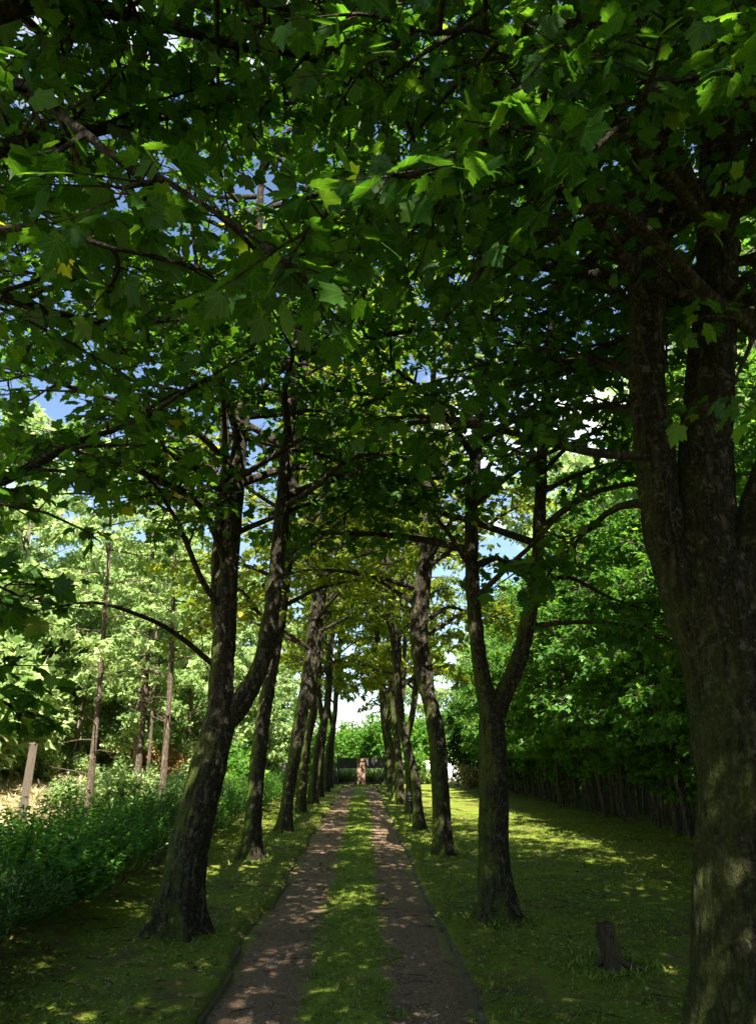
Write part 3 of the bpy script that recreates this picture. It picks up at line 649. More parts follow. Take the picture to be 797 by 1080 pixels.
# --- the rest of both rows: three grown forms, copied
def form(seed, lean, h, tmpl, forked, n):
    T = Tree(seed, tmpl, leaf=0.165, sub_gap=0.27, mat='maple_painted_sun')
    rr = T.rng
    c = [(0, 0, 0, 0.150), (0, 0, 0.25, 0.142), (lean * 0.08, 0.05, 1.3, 0.132), (lean * 0.38, -0.06, 2.6, 0.124), (lean * 0.52, 0.12, 4.2, 0.108), (lean * 0.80, 0.0, 6.5, 0.09), (lean * 0.9, 0.1, 9, 0.07), (lean, 0.1, h, 0.02)]
    P = T.trunk(c, sides=16, step=0.10); Ps = [P]
    if forked:
        Ps.append(T.trunk([(lean * 0.25, 0, 2.2, 0.09), (lean * 0.25 - 0.25, -0.1, 3.2, 0.09), (lean * 0.2 - 0.3, -0.3, 5.2, 0.075), (lean * 0.3 - 0.5, -0.5, 8, 0.05), (lean * 0.3 - 0.6, -0.5, h - 2, 0.015)], 'stem', 12, 0.12, False))
    for P in Ps: T.random_branches(P, max(3.0, P[0, 2] + 1), P[-1, 2] - 0.2, n, clen(1.9, 2.9, 1.1), 0.04, 0.42, open_to=1)
    return T
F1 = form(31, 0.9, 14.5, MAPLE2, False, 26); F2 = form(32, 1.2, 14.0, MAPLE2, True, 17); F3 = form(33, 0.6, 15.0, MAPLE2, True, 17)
spots = [
    (-1.80, 23.6, 0.0, 1.00, 'straight mossy maple fourth along the left of the drive, pale trunk foot'),
    (-1.74, 28.2, 0.5, 1.02, 'maple fifth along the left of the drive, slim and upright'),
    (-1.78, 32.8, 6.1, 0.98, 'maple sixth along the left of the drive, half hidden by its neighbour'),
    (-1.70, 37.3, 0.3, 1.0, 'maple seventh along the left of the drive, thick dark trunk'),
    (-1.72, 41.5, 5.9, 1.03, 'last maple on the left of the drive, beside the far gate'),
    (1.30, 18.4, 3.1, 0.80, 'thin dark maple behind the lantern stake, right of the drive'),
    (1.42, 23.2, 3.6, 0.98, "maple with a sun patch low on its trunk, fifth on the drive's right"),
    (1.35, 28.0, 2.8, 1.0, 'maple sixth along the right of the drive, light brown trunk'),
    (1.40, 32.6, 3.4, 1.02, 'maple seventh along the right of the drive, ivy green trunk'),
    (1.36, 37.2, 3.0, 1.0, 'maple eighth along the right of the drive, dark and close to the next'),
    (1.38, 41.6, 3.3, 0.97, 'last maple on the right of the drive, beside the far gate'),
]
protos = []; rr_far = np.random.default_rng(88).uniform(1.15, 1.4, 20)
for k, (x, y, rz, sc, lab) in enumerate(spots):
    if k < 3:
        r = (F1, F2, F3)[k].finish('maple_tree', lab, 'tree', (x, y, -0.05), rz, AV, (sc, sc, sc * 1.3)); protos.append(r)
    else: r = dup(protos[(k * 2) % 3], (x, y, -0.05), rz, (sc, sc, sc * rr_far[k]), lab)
    
# --- the near tree whose trunk stands just left of the picture; its branches hang overhead
b2 = np.array((-2.15, 2.3, -0.05)); T = Tree(41, MAPLE0, leaf=0.092)
P = T.trunk([(0, 0, 0, 0.26), (0, 0, 0.3, 0.25), (-0.1, 0, 2, 0.22), (-0.3, -0.1, 4, 0.19), (-0.6, -0.3, 7, 0.13), (-0.7, -0.4, 10, 0.07), (-0.7, -0.4, 13, 0.02)], sides=28, step=0.06)
for rr, r0, kw in [
    ([(-60, 60, 2.6), (20, 90, 2.4), (110, 150, 2.15), (200, 190, 2.0), (280, 240, 2.0)], 0.022, dict(leaf_from=0.45, sub_len=0.45, dens=0.8)),
    ([(-60, 250, 2.6), (10, 250, 2.4), (80, 270, 2.3), (170, 300, 2.4)], 0.018, dict(leaf_from=0.35, sub_len=0.5, dens=0.8)),
    ([(110, -60, 2.6), (80, 0, 2.9), (58, 60, 3.2), (30, 115, 3.5), (0, 150, 3.8)], 0.03, dict(leaf_from=0.45, sub_len=0.7)),
    ([(-80, 520, 3.5), (0, 512, 4.0), (75, 472, 4.4), (150, 445, 4.8), (215, 405, 5.2)], 0.028, dict(leaf_from=0.25, sub_len=0.9, dens=1.3)),
    ([(-80, 300, 3.0), (0, 310, 3.6), (60, 330, 4.2), (140, 340, 4.8), (220, 330, 5.4)], 0.035, dict(leaf_from=0.2, sub_len=1.0, dens=1.3)),
    ([(-60, 160, 2.8), (40, 150, 3.2), (140, 130, 3.7), (250, 110, 4.2), (340, 100, 4.7)], 0.045, dict(leaf_from=0.2, sub_len=1.1, dens=1.4)),
    ([(-60, 20, 2.6), (60, 0, 2.8), (180, 30, 3.2), (300, 60, 3.6), (400, 90, 4.0)], 0.045, dict(leaf_from=0.2, sub_len=1.1, dens=1.3)),
    ([(0, -80, 2.4), (160, -60, 2.5), (280, 0, 2.7), (370, 20, 2.9)], 0.04, dict(leaf_from=0.2, sub_len=1.0, dens=1.2)),
    ([(-80, 700, 3.6), (-20, 720, 4.2), (10, 740, 4.6)], 0.012, dict(leaf_from=0.5, sub_len=0.35)),
    ([(-80, 590, 3.2), (-30, 600, 3.6), (5, 625, 4.0)], 0.012, dict(leaf_from=0.5, sub_len=0.4))]:
    pts = [at(*q) - b2 for q in rr]
    h = float(np.clip(pts[0][2] - 0.3, 2.0, 6.0)); i = int(np.argmin(abs(P[:, 2] - h)))
    T.branch([P[i, :3]] + pts, r0 * 1.3, **kw)
T.random_branches(P, 4.6, 12.5, 38, clen(2.8, 3.2, 1.2), 0.05, 0.4)
L0 = T.finish('maple_tree', 'maple reaching in from the left with large leafy branches overhead, its trunk unseen', 'tree', b2, 0, AV)

dup(protos[2], (-1.9, -3.4, -0.05), 0.2, 1.05, 'unseen maple added for shade behind the viewpoint on the left of the drive')  # out of view, added to shade the near ground
dup(protos[0], (1.2, -6.0, -0.05), 3.3, (1.1, 1.1, 1.35), 'unseen maple added for shade far behind the viewpoint on the right of the drive')  # out of view, added to shade the overhead leaves
dup(L0, (3.0, -2.5, -0.05), 0.9, 1.0, 'unseen maple added for shade on the lawn behind the viewpoint, well right of the drive')  # out of view, added to keep sun off the nearest right trunk

dup(L0, (2.3, -0.9, -0.05), math.pi, 1.0, 'unseen maple added for shade behind the viewpoint on the right of the drive')  # unseen copy added to shade the nearest right trunk and ground
dup(L0, (4.1, 0.3, -0.05), -math.pi / 2, 1.0, 'maple added for shade just right of the viewpoint, only its overhanging leaves showing')  # added to shade the nearest right trunk and the lawn; trunk out of view

# ------------------------------------------------------------------ tall unclipped hedge along the right lawn
def hedge_form(seed):
    T = Tree(seed, MAPLE2, leaf=0.125, sub_gap=0.19, mat='hedgeleaf', bark='stem_bark', twigbark='stem_bark', sides=4, gap=-0.6)
    rr = T.rng; Ps = []
    for k in range(9):
        x, y = rr.normal(0, 0.22), rr.uniform(-0.65, 0.65); h = rr.uniform(4.8, 9.0); r = rr.uniform(0.018, 0.045)
        lx, ly = rr.normal(-0.12, 0.36), rr.normal(0, 0.5)
        P = T.trunk([(x, y, -0.05, r * 1.2), (x + lx * .3 + rr.normal(0, .05), y + ly * .3, 1.2, r), (x + lx * 1.2, y + ly, 3.0, r * .8), (x + lx * 2, y + ly * 1.5, h, 0.008)], 'stem', 7, 0.25, False, 0.2); Ps.append(P)
    for k, P in enumerate(Ps):
        T.random_branches(P, 1.3 + 0.25 * (k % 4), P[-1, 2], 11, clen(1.75, 1.35, 0.5), 0.016, 0.25, sub_len=0.42, leaf_from=0.2)
    T.random_branches(Ps[0], 0.4, 2.0, 3, lambda t: 0.5, 0.008, 0.5)
    return T
HG = 'slim trees in the overgrown hedge on the right'
hp = []
rng = np.random.default_rng(7)
yy = 5.5; k = 0
while yy < 41:
    x = 7.35 + rng.normal(0, 0.12); rz = rng.choice([0, math.pi]) + rng.normal(0, 0.15); sc = rng.uniform(0.85, 1.2)
    lab = 'slim many-stemmed tree in the dark overgrown hedge bordering the right lawn'
    z = gz(x, yy)
    if k < 3: hp.append(hedge_form(50 + k).finish('hedge_tree', lab, 'tree', (x, yy, z), rz, HG, sc))
    else: dup(hp[int(rng.integers(0, 3))], (x, yy, z), rz, sc, lab)
    if k > 2: dup(hp[int(rng.integers(0, 3))], (x + 1.25 + rng.normal(0, .2), yy + .6, z), rz + 1.3, sc, lab)
    yy += 1.35 * rng.uniform(0.85, 1.15); k += 1

# ------------------------------------------------------------------ low hedge left of the verge
hr = empty('hedge', (-3.75, 20, 0)); tag(hr, 'low bushy green hedge with feathery shoots and a dark bare foot, beyond the left verge', 'hedge')
rng = np.random.default_rng(9)
LP, LF, LU, LS = [], [], [], []
sb = MB(); n = 0
for i in range(8200):
    y = 3.2 + 39 * rng.random() ** 1.7; u = rng.uniform(-1, 1); x = -3.75 + u * 0.95
    top = (0.76 + 0.16 * math.sin(y * 1.1) * math.sin(y * 0.43 + 1) + 0.24 * float(n3(np.array((x * 1.3, y * 1.3, 4.0)))) + 0.09 * rng.normal()) * (1 - 0.30 * abs(u) ** 3)
    lean = np.array((u * 0.32 + rng.normal(0, 0.14), rng.normal(0, 0.16), 0.0))
    p0 = np.array((x - u * 0.15, y, 0.12)); p1 = np.array((x, y, 0)) + lean * 0.6 + np.array((0, 0, top + rng.uniform(-0.1, 0.14)))
    if i % 4 == 0: sb.tube(np.array([p0, (p0 + p1) / 2 + rng.normal(0, .02, 3), p1]) - np.array((-3.75, 20, 0)), (0.007, 0.005, 0.002), 3, False)
    D = (p1 - p0); D /= np.linalg.norm(D)
    m = 19; t_ = np.linspace(0.34 if u < .5 else 0.42, 1.0, m) + rng.normal(0, 0.02, m)
    pp = p0 + (p1 - p0) * t_[:, None]
    az = rng.uniform(0, 6.28, m); o_ = np.stack([np.cos(az), np.sin(az), np.full(m, 0.15)], -1)
    LP.append(pp - np.array((-3.75, 20, 0))); LF.append(o_ + D * 1.0); LU.append(np.array((0, 0, 1.0)) + rng.normal(0, 0.4, (m, 3))); LS.append(rng.uniform(0.05, 0.105, m))
LP = np.concatenate(LP); LF = np.concatenate(LF); LU = np.concatenate(LU); LS = np.concatenate(LS)
v = np.clip(rng.beta(2, 2.6, len(LP)) + 0.3 * n3(LP * 0.9), 0, 1)
rnd = n3(LP * (1.1, .7, 0) + 9) > 0.05          # patches of a rounder-leaved shrub among the feathery one
obj('foliage', leaves_mesh('foliage', LP[~rnd], LF[~rnd], LU[~rnd], LS[~rnd], LANCE, M['fern'], rng, v[~rnd]), hr)
obj('foliage', leaves_mesh('foliage', LP[rnd], LF[rnd] * (1.3, 1.3, .4), LU[rnd], LS[rnd] * .8, MAPLE2, M['hedgeleaf'], rng, v[rnd] * .8), hr); sb.build('stems', M['stem_bark'], hr)

# ------------------------------------------------------------------ clearing and woodland on the left
def thin_tree(seed, px, py, rows_, name, label, cat='tree'):
    b = base_pt(px, py); Y = b[1]; b[2] = gz(b[0], b[1]) - 0.05
    T = Tree(seed, MAPLE2, leaf=0.17, sub_gap=0.26, mat='wood', bark='brown_bark', twigbark='brown_bark', sides=4)
    P = T.trunk(loc_path(rows_, Y, b), sides=12, step=0.15, base=True, amp=0.4)
    for k in range(8):           # dead side twigs on the bare lower trunk
        h = T.rng.uniform(1.0, 4.5); i = int(np.argmin(abs(P[:, 2] - h))); az = T.rng.uniform(0, 6.28); ln = T.rng.uniform(0.4, 1.3)
        D = np.array((math.cos(az), math.sin(az), T.rng.uniform(-0.15, 0.35)))
        T.branch([P[i, :3], P[i, :3] + D * ln * .5 + (0, 0, .03), P[i, :3] + D * ln], 0.012, leaf_from=0.5, sub_len=0.25, bare=True, name='dead_branch')
    T.random_branches(P, 3.6, P[-1, 2] - .1, 24, clen(1.5, 2.0, 0.6), 0.022, 0.15)
    return T.finish(name, label, cat, b, 0, 'thin bare-stemmed trees in the clearing')
thin_tree(61, 91, 872, [(91, 874, 0.13), (92, 860, 0.125), (97, 810, 0.105), (104, 740, 0.085), (110, 660, 0.07), (115, 580, 0.055), (120, 480, 0.03), (122, 420, 0.015)], 'thin_tree', 'straight thin tree with brown trunk nearest the fence post, left clearing')
thin_tree(62, 139, 862, [(139, 864, 0.14), (141, 850, 0.13), (148, 790, 0.115), (154, 720, 0.10), (158, 650, 0.085), (162, 560, 0.06), (165, 470, 0.03), (166, 420, 0.015)], 'thin_tree', 'slightly leaning thin tree in the middle of the clearing trunks')
thin_tree(63, 155, 842, [(155, 844, 0.10), (155, 830, 0.09), (159, 780, 0.08), (163, 710, 0.07), (166, 640, 0.055), (168, 560, 0.035), (170, 500, 0.015)], 'thin_tree', 'pale thin tree standing behind the leaning one in the clearing')
thin_tree(64, 170, 870, [(170, 872, 0.12), (170, 858, 0.11), (174, 800, 0.10), (179, 730, 0.09), (182, 660, 0.075), (185, 560, 0.05), (187, 480, 0.02)], 'thin_tree', 'dark thin tree of the clearing closest to the stout three-stemmed maple')

def wood_form(seed, h, rad, pale=True, tmpl=SPRAY, leaf=0.22, mat='wood', low=0.2, n=7600):
    """broad woodland tree: tapered trunk, limbs, and leaf sprays gathered on the limbs' ends"""
    rng = np.random.default_rng(seed)
    T = Tree(seed, tmpl, leaf=leaf, mat=mat, bark='pale_bark' if pale else 'brown_bark', twigbark='pale_bark' if pale else 'brown_bark', wood=True, sides=4)
    lx, ly = rng.normal(0, 0.5, 2)
    P = T.trunk([(0, 0, -0.1, 0.16), (0, 0, 0.3, 0.15), (lx * .3, ly * .3, h * .3, 0.12), (lx * .7, ly * .7, h * .65, 0.08), (lx, ly, h * .96, 0.02)], sides=10, step=0.4, amp=0.4)
    cl = []
    for k in range(26):
        t = rng.uniform(low, 1.0); i = int(t * (len(P) - 1)); p = P[i, :3]; az = k * 2.4 + rng.normal(0, .3)
        prof = math.sin(math.pi * min(1, max(0.08, (t - low) / (1.02 - low))) ** 0.75) ** 0.7
        ln = rad * prof * rng.uniform(0.65, 1.1) + 0.3
        q = p + np.array((math.cos(az) * ln, math.sin(az) * ln, ln * rng.uniform(0.05, 0.5)))
        b = MB(); b.tube(np.array([p, (p + q) / 2 + (0, 0, 0.1 * ln), q]), (0.05 * (1.1 - t) + .012, 0.02, 0.008), 5); T.branches.append(('branch', b))
        for s_ in (0.55, 0.8, 1.0):
            cl.append((p + (q - p) * s_ + rng.normal(0, 0.2, 3), rng.uniform(0.5, 0.95) * (0.6 + 0.14 * rad)))
    per = n // len(cl)
    for c, r in cl:
        g = rng.normal(0, 1, (per, 3)); g /= np.linalg.norm(g, axis=1)[:, None]; g *= rng.random((per, 1)) ** 0.5
        p = c + g * np.array((r, r, r * 0.55))
        T.LP.append(p); T.LF.append(g * 0.6 + rng.normal(0, 0.6, (per, 3)) - (0, 0, 0.25)); T.LU.append(np.array((0, 0, 1.0)) + rng.normal(0, 0.5, (per, 3)))
    return T
WG = 'trees of the sunny woodland beyond the clearing'
wl = 'tall pale green tree in the sunlit woodland beyond the left clearing'
wf = [wood_form(71, 13, 3.6), wood_form(72, 15, 3.2), wood_form(73, 11.5, 3.9, True, low=0.12), wood_form(74, 9, 3.2, False, low=0.08)]
wp = []
rng = np.random.default_rng(17); k = 0
for row, (y0, y1, xo, n_) in enumerate([(26, 62, -15.0, 9), (22, 70, -21.0, 13), (22, 78, -28.0, 14), (30, 90, -36, 12)]):
    for i in range(n_):
        y = y0 + (y1 - y0) * (i + rng.uniform(0.2, 0.8)) / n_
        # rows run parallel to the edge of the clearing, closing in to the drive further away
        x = xo + max(0, (y - 34)) * 0.22 + rng.normal(0, 1.0)
        if x > -5.5: x = -5.5 - rng.random() * 2
        z = gz(x, y); rz = rng.uniform(0, 6.28); sc = rng.uniform(0.82, 1.15)
        if k < 4: wp.append(wf[k].finish('woodland_tree', wl, 'tree', (x, y, z), rz, WG, sc))
        else: dup(wp[int(rng.integers(0, 4)) if row else int(rng.choice([0, 1, 2, 3, 3]))], (x, y, z), rz, sc, wl)
        k += 1
for x, y, sc in [(-6.2, 50, .8), (-7.5, 44, .85), (-8.5, 38, .8), (-9.5, 33, .75), (-9, 56, 1.0), (-5.5, 68, .9), (-9, 76, 1.1), (-13, 66, 1.1)]:
    dup(wp[int(rng.integers(0, 4))], (x, y, gz(x, y)), rng.uniform(0, 6.28), sc, wl)
BG = 'trees behind the overgrown hedge on the right'
bl = 'broad green tree rising behind the overgrown hedge on the right'
for i in range(12):
    y = 8 + i * 3.6 + rng.normal(0, .6); x = 12 + rng.uniform(0, 5) + (i % 2) * 3
    dup(wp[i % 3], (x, y, gz(x, y)), rng.uniform(0, 6.28), rng.uniform(1.35, 1.75), bl, BG)
EG = 'trees beyond the far gate'
el = 'rounded light green tree beyond the gate at the far end of the drive'
def shrub(seed, loc, rad, h, mat, name, label, n=2600, leaf=0.16, bark='stem_bark', group=None, tmpl=MAPLE2, cat='shrub'):
    rng = np.random.default_rng(seed); loc = (loc[0], loc[1], gz(loc[0], loc[1]))
    root = empty(name, loc); tag(root, label, cat, group)
    b = MB(); P_, F_, U_ = [], [], []
    nb = 22
    for k in range(nb):
        az = k * 2.4; rr = rad * rng.uniform(0.2, 1.0); tip = np.array((math.cos(az) * rr, math.sin(az) * rr, h * (1 - 0.45 * (rr / rad) ** 2) * rng.uniform(0.6, 1.05)))
        q0 = np.array((tip[0] * .12, tip[1] * .12, 0)); mid = np.array((tip[0] * .6, tip[1] * .6, tip[2] * .5)) + rng.normal(0, .06, 3)
        b.tube(spline([q0, mid, tip], 0.2), np.linspace(0.022, 0.005, len(spline([q0, mid, tip], 0.2))), 4)
        per = n // nb
        w = rng.beta(2.2, 1.2, per)[:, None]; c = np.where(w < .5, q0 + (mid - q0) * w * 2, mid + (tip - mid) * (w - .5) * 2)
        g = rng.normal(0, 0.17 * (0.5 + rad * .4), (per, 3)); P_.append(c + g); F_.append(g * 2 + rng.normal(0, .4, (per, 3))); U_.append(np.array((0, 0, 1.0)) + rng.normal(0, .5, (per, 3)))
    b.build('stems', M[bark], root)
    P_ = np.concatenate(P_); P_[:, 2] = np.maximum(P_[:, 2], 0.02)
    obj('foliage', leaves_mesh('foliage', P_, np.concatenate(F_), np.concatenate(U_), leaf * rng.uniform(.6, 1.3, len(P_)), tmpl, M[mat], rng), root)
    return root
def gx(px, py): b = base_pt(px, py); return (b[0], b[1])
shrub(81, gx(140, 836), 1.3, 1.9, 'dry', 'dry_bush', 'rusty brown half-dead bush among the thin trunks of the clearing', 2600)
shrub(82, gx(178, 838), 1.2, 1.7, 'dry', 'dry_bush', 'dry tan bush just left of the stout three-stemmed maple', 2200)
for i, (px, py, r, h, lab) in enumerate([(60, 836, 1.5, 2.1, 'pale leafy bush behind the fence post in the clearing'), (112, 832, 1.3, 2.0, 'light green bush between the first two thin trunks'),
        (35, 818, 1.8, 2.6, 'wide sunlit bush at the far side of the straw clearing'), (200, 834, 1.4, 2.2, 'green bush close behind the stout three-stemmed maple'), (238, 836, 1.3, 2.3, 'shaded bush between the first two maples on the left'), (252, 846, 1.0, 1.6, 'low dark bush behind the slim curved maple')]):
    shrub(83 + i, gx(px, py), r, h, 'wood' if i < 4 else 'hedgeleaf', 'bush', lab, 2600, 0.2)
shrub(95, (6.1, 44.5), 2.2, 5.2, 'yew', 'yew_bush', 'dark evergreen bush at the far end of the right lawn', 5200, 0.22)
shrub(96, (5.6, 40.5), 0.9, 1.3, 'pink', 'flowering_bush', 'low flowering bush with pink and yellow blooms at the far end of the right lawn', 1500, 0.13)
shrub(97, (3.1, 47.5), 1.0, 2.0, 'hedgeleaf', 'garden_shrub', 'green shrub just right of the far gate', 1800, 0.2)
shrub(98, (-3.0, 47.0), 1.3, 2.6, 'hedgeleaf', 'garden_shrub', 'green shrub just left of the far gate', 2000, 0.2)

SG = 'slender pale trunks in the sunny woodland'
sl_ = 'slender pale-stemmed tree at the front of the sunlit woodland'
sp_ = []
rs = np.random.default_rng(55)
for k in range(26):
    y = 24 + k * 1.35 + rs.normal(0, .5); x = -11.5 - rs.random() * 6 + max(0, y - 34) * 0.22; z = gz(x, y)
    if k < 2:
        T = Tree(140 + k, SPRAY, leaf=0.2, sub_gap=0.3, twig_n=4, mat='wood', bark='pale_bark', twigbark='pale_bark', sides=4)
        for q in range(3):
            ax, ay = rs.normal(0, .25, 2); bx, by = rs.normal(0, .7, 2)
            P = T.trunk([(ax, ay, -.1, .055), (ax, ay, .3, .05), (ax + bx * .3, ay + by * .3, 3, .042), (ax + bx, ay + by, 6.5, .03), (ax + bx * 1.4, ay + by * 1.4, 9.5, .01)], 'stem', 7, .4, False, .2)
            T.random_branches(P, 2.8, 9.3, 11, clen(.9, 1.5, .6), .015, .45)
        sp_.append(T.finish('slender_tree', sl_, 'tree', (x, y, z), 0, SG))
    else: dup(sp_[k % 2], (x, y, z), rs.uniform(0, 6.28), rs.uniform(.85, 1.2), sl_)

cb = None; cl_ = 'small fresh green bush growing in the straw of the sunny clearing'
for i, (px, py) in enumerate([(40, 846), (66, 858), (80, 840), (108, 850), (128, 838), (150, 846), (188, 852), (205, 846), (120, 862), (12, 838)]):
    x, y = gx(px, py); z = gz(x, y)
    if cb is None: cb = shrub(150, (x, y), .8, 1.0, 'wood', 'bush', cl_, 1500, .13, group='small bushes in the clearing')
    else: dup(cb, (x, y, z), i * 1.7, .7 + .07 * i, cl_)
UG = 'bushes under the edge of the sunny woodland'
ul = 'pale sunlit bush at the foot of the woodland beyond the clearing'
ub = None
rng = np.random.default_rng(33)
for i in range(30):
    y = 23 + i * 1.5; x = -13.5 - 5 * rng.random() + max(0, y - 34) * 0.24; z = gz(x, y); sc = rng.uniform(.9, 1.5)
    if ub is None:
        ub = shrub(120, (x, y), 1.5, 2.4, 'wood', 'woodland_bush', ul, 3600, 0.19, 'pale_bark', UG); ub2 = shrub(121, (x + 1, y + 3), 1.2, 2.9, 'wood', 'woodland_bush', ul, 3200, 0.2, 'pale_bark', UG)
    else: dup(ub if i % 2 else ub2, (x, y, z), rng.uniform(0, 6.28), sc, ul)
for i in range(14):
    x, y = -12.5 - 4.5 * rng.random(), 21 + i * 1.1
    dup(ub2 if i % 3 else ub, (x, y, gz(x, y)), rng.uniform(0, 6.28), rng.uniform(1.3, 1.9), ul)

fl = 'large green tree in the grounds past the far end of the right lawn'
for x, y, sc in [(5.5, 70, .85), (8.5, 56, .9), (11, 66, 1.05), (14, 52, 1.0), (15, 74, 1.2), (10, 48, .8)]:
    dup(wp[int(rng.integers(0, 3))], (x, y, gz(x, y)), rng.uniform(0, 6.28), sc, fl, 'trees past the far end of the right lawn')
e1 = e2 = None
for i, (x, y, sc) in enumerate([(-3.4, 55, 1.0), (-0.6, 57, 1.02), (2.4, 55, 1.15), (5.2, 58, 1.1), (-6.6, 58, 1.25), (0.9, 60, 0.9), (9, 60, 1.6), (13, 62, 1.9), (-10, 62, 1.8), (17, 60, 2.0), (-2.2, 61, 1.0)]):
    z = gz(x, y) - .05
    if i == 0: e1 = shrub(130, (x, y), 2.3, 3.9, 'hedgeleaf', 'garden_tree', el, 9000, 0.24, 'pale_bark', EG)
    elif i == 1: e2 = shrub(131, (x, y), 2.6, 3.7, 'hedgeleaf', 'garden_tree', el, 9000, 0.24, 'pale_bark', EG)
    else: dup((e1, e2)[i % 2], (x, y, z), rng.uniform(0, 6.28), (sc, sc, sc * 1.18), el)

# dead brush lying in the clearing
for i, (px, py, lab) in enumerate([(75, 850, 'grey heap of cut branches between the post and the first thin trunk'), (125, 846, 'heap of pale cut branches between two thin trunks of the clearing')]):
    x, y = gx(px, py); b = MB(); rr = np.random.default_rng(100 + i); z = gz(x, y)
    for k in range(130):
        c = rr.normal(0, (1.1, 0.8, 0.14)); c[2] = abs(c[2]) + 0.05; D = rr.normal(0, 1, 3) * (1, 1, .3); D /= np.linalg.norm(D); ln = rr.uniform(.4, 1.1)
        a_, e_ = c - D * ln / 2, c + D * ln / 2; a_[2] = max(a_[2], .01); e_[2] = max(e_[2], .01)
        b.tube(np.array([a_, c + rr.normal(0, .03, 3), e_]), (.014, .01, .004), 4)
    tag(b.build('brush_pile', M['pale_bark'], None, loc=(x, y, z)), lab, 'brush pile')

# fence post with two wires
fp = base_pt(22, 872); fz_ = gz(fp[0], fp[1])
r = empty('fence_post', (fp[0], fp[1], fz_)); tag(r, 'weathered square wooden fence post standing in the low hedge at the left edge', 'post')
V, Q, Tt = tube(np.array([(0, 0, -0.2), (0.01, 0, 0.5), (0.025, 0, 1.1), (0.04, 0, 1.78)]), (0.095, 0.092, 0.09, 0.086), 8, True, lambda P, th, rad: rad[:, None] * 0.16 * np.cos(4 * th)[None] + 0.004 * n3(np.stack([np.cos(th)[None] * 9 + 0 * P[:, 2:3], np.sin(th)[None] * 9 + 0 * P[:, 2:3], P[:, 2:3] * 3 + 0 * th[None]], -1)))
b = MB(); b.add(V, Q, Tt); b.build('shaft', M['post'], r, smooth=False)
b = MB(); b.box((0.04, 0, 1.80), (0.15, 0.15, 0.03)); b.build('cap', M['post'], r, smooth=False)

# ------------------------------------------------------------------ small things
# broken stump on the right lawn
st = base_pt(645, 1022); r = empty('tree_stump', (st[0], st[1], gz(st[0], st[1]) - 0.03)); tag(r, 'small broken dark tree stump on the shaded right lawn', 'stump')
sd_ = bark_disp(3.3, False, 1.3)
def stump_disp(P, th, rad): return sd_(P, th, rad) + rad[:, None] * (0.18 * np.cos(3 * th + 1)[None] + np.exp(-P[:, 2:3] / 0.07) * 0.5 * (0.5 + 0.5 * np.cos(4 * th + .5)[None]))
V, Q, Tt = tube(spline([(0.02, 0, 0), (0.0, 0, 0.1), (-0.02, 0, 0.2), (-0.045, 0, 0.33)], 0.02), 0.072, 26, True, stump_disp)
top = V[:, 2] > 0.28; V[top, 2] += 0.03 * np.sin(np.arctan2(V[top, 1], V[top, 0] + .05) * 3 + 1) - 0.02 * np.cos(np.arctan2(V[top, 1], V[top, 0] + .05) * 7)
b = MB(); b.add(V, Q, Tt); b.build('trunk', M['stump'], r)
for az, ln in ((-0.5, 0.34), (0.25, 0.2), (2.8, 0.2)):
    D = np.array((math.cos(az), math.sin(az), 0)); b = MB()
    b.tube(spline([D * 0.04 + (0, 0, .11), D * ln * .5 + (0, 0, .06), D * ln + (0, 0, .0)], .03), np.linspace(.034, .010, len(spline([D * 0.04 + (0, 0, .11), D * ln * .5 + (0, 0, .06), D * ln + (0, 0, .0)], .03))), 8); b.build('root', M['stump'], r)

# lantern on a stake
ls = base_pt(432, 868); r = empty('garden_lantern', (ls[0], ls[1], gz(ls[0], ls[1]))); tag(r, 'small black lantern on a thin stake in the right verge', 'lantern')
b = MB(); b.tube(np.array([(0, 0, -.1), (0, 0, .3), (0, 0, .5)]), .012, 8); b.build('stake', M['iron'], r)
b = MB(); b.tube(np.array([(0, 0, .48), (0, 0, .50), (0, 0, .505), (0, 0, .52)]), (.03, .05, .075, .075), 8)
for a_ in range(4):
    x_, y_ = .07 * math.cos(a_ * math.pi / 2 + .78), .07 * math.sin(a_ * math.pi / 2 + .78); b.tube(np.array([(x_, y_, .51), (x_ * 1.25, y_ * 1.25, .66)]), .007, 5)
b.build('frame', M['iron'], r)
b = MB(); b.tube(np.array([(0, 0, .52), (0, 0, .66)]), (.055, .075), 8); b.build('glass', M['lglass'], r)
b = MB(); b.tube(np.array([(0, 0, .655), (0, 0, .665), (0, 0, .73), (0, 0, .75), (0, 0, .78)]), (.11, .11, .035, .02, .012), 8); b.build('cap', M['iron'], r)

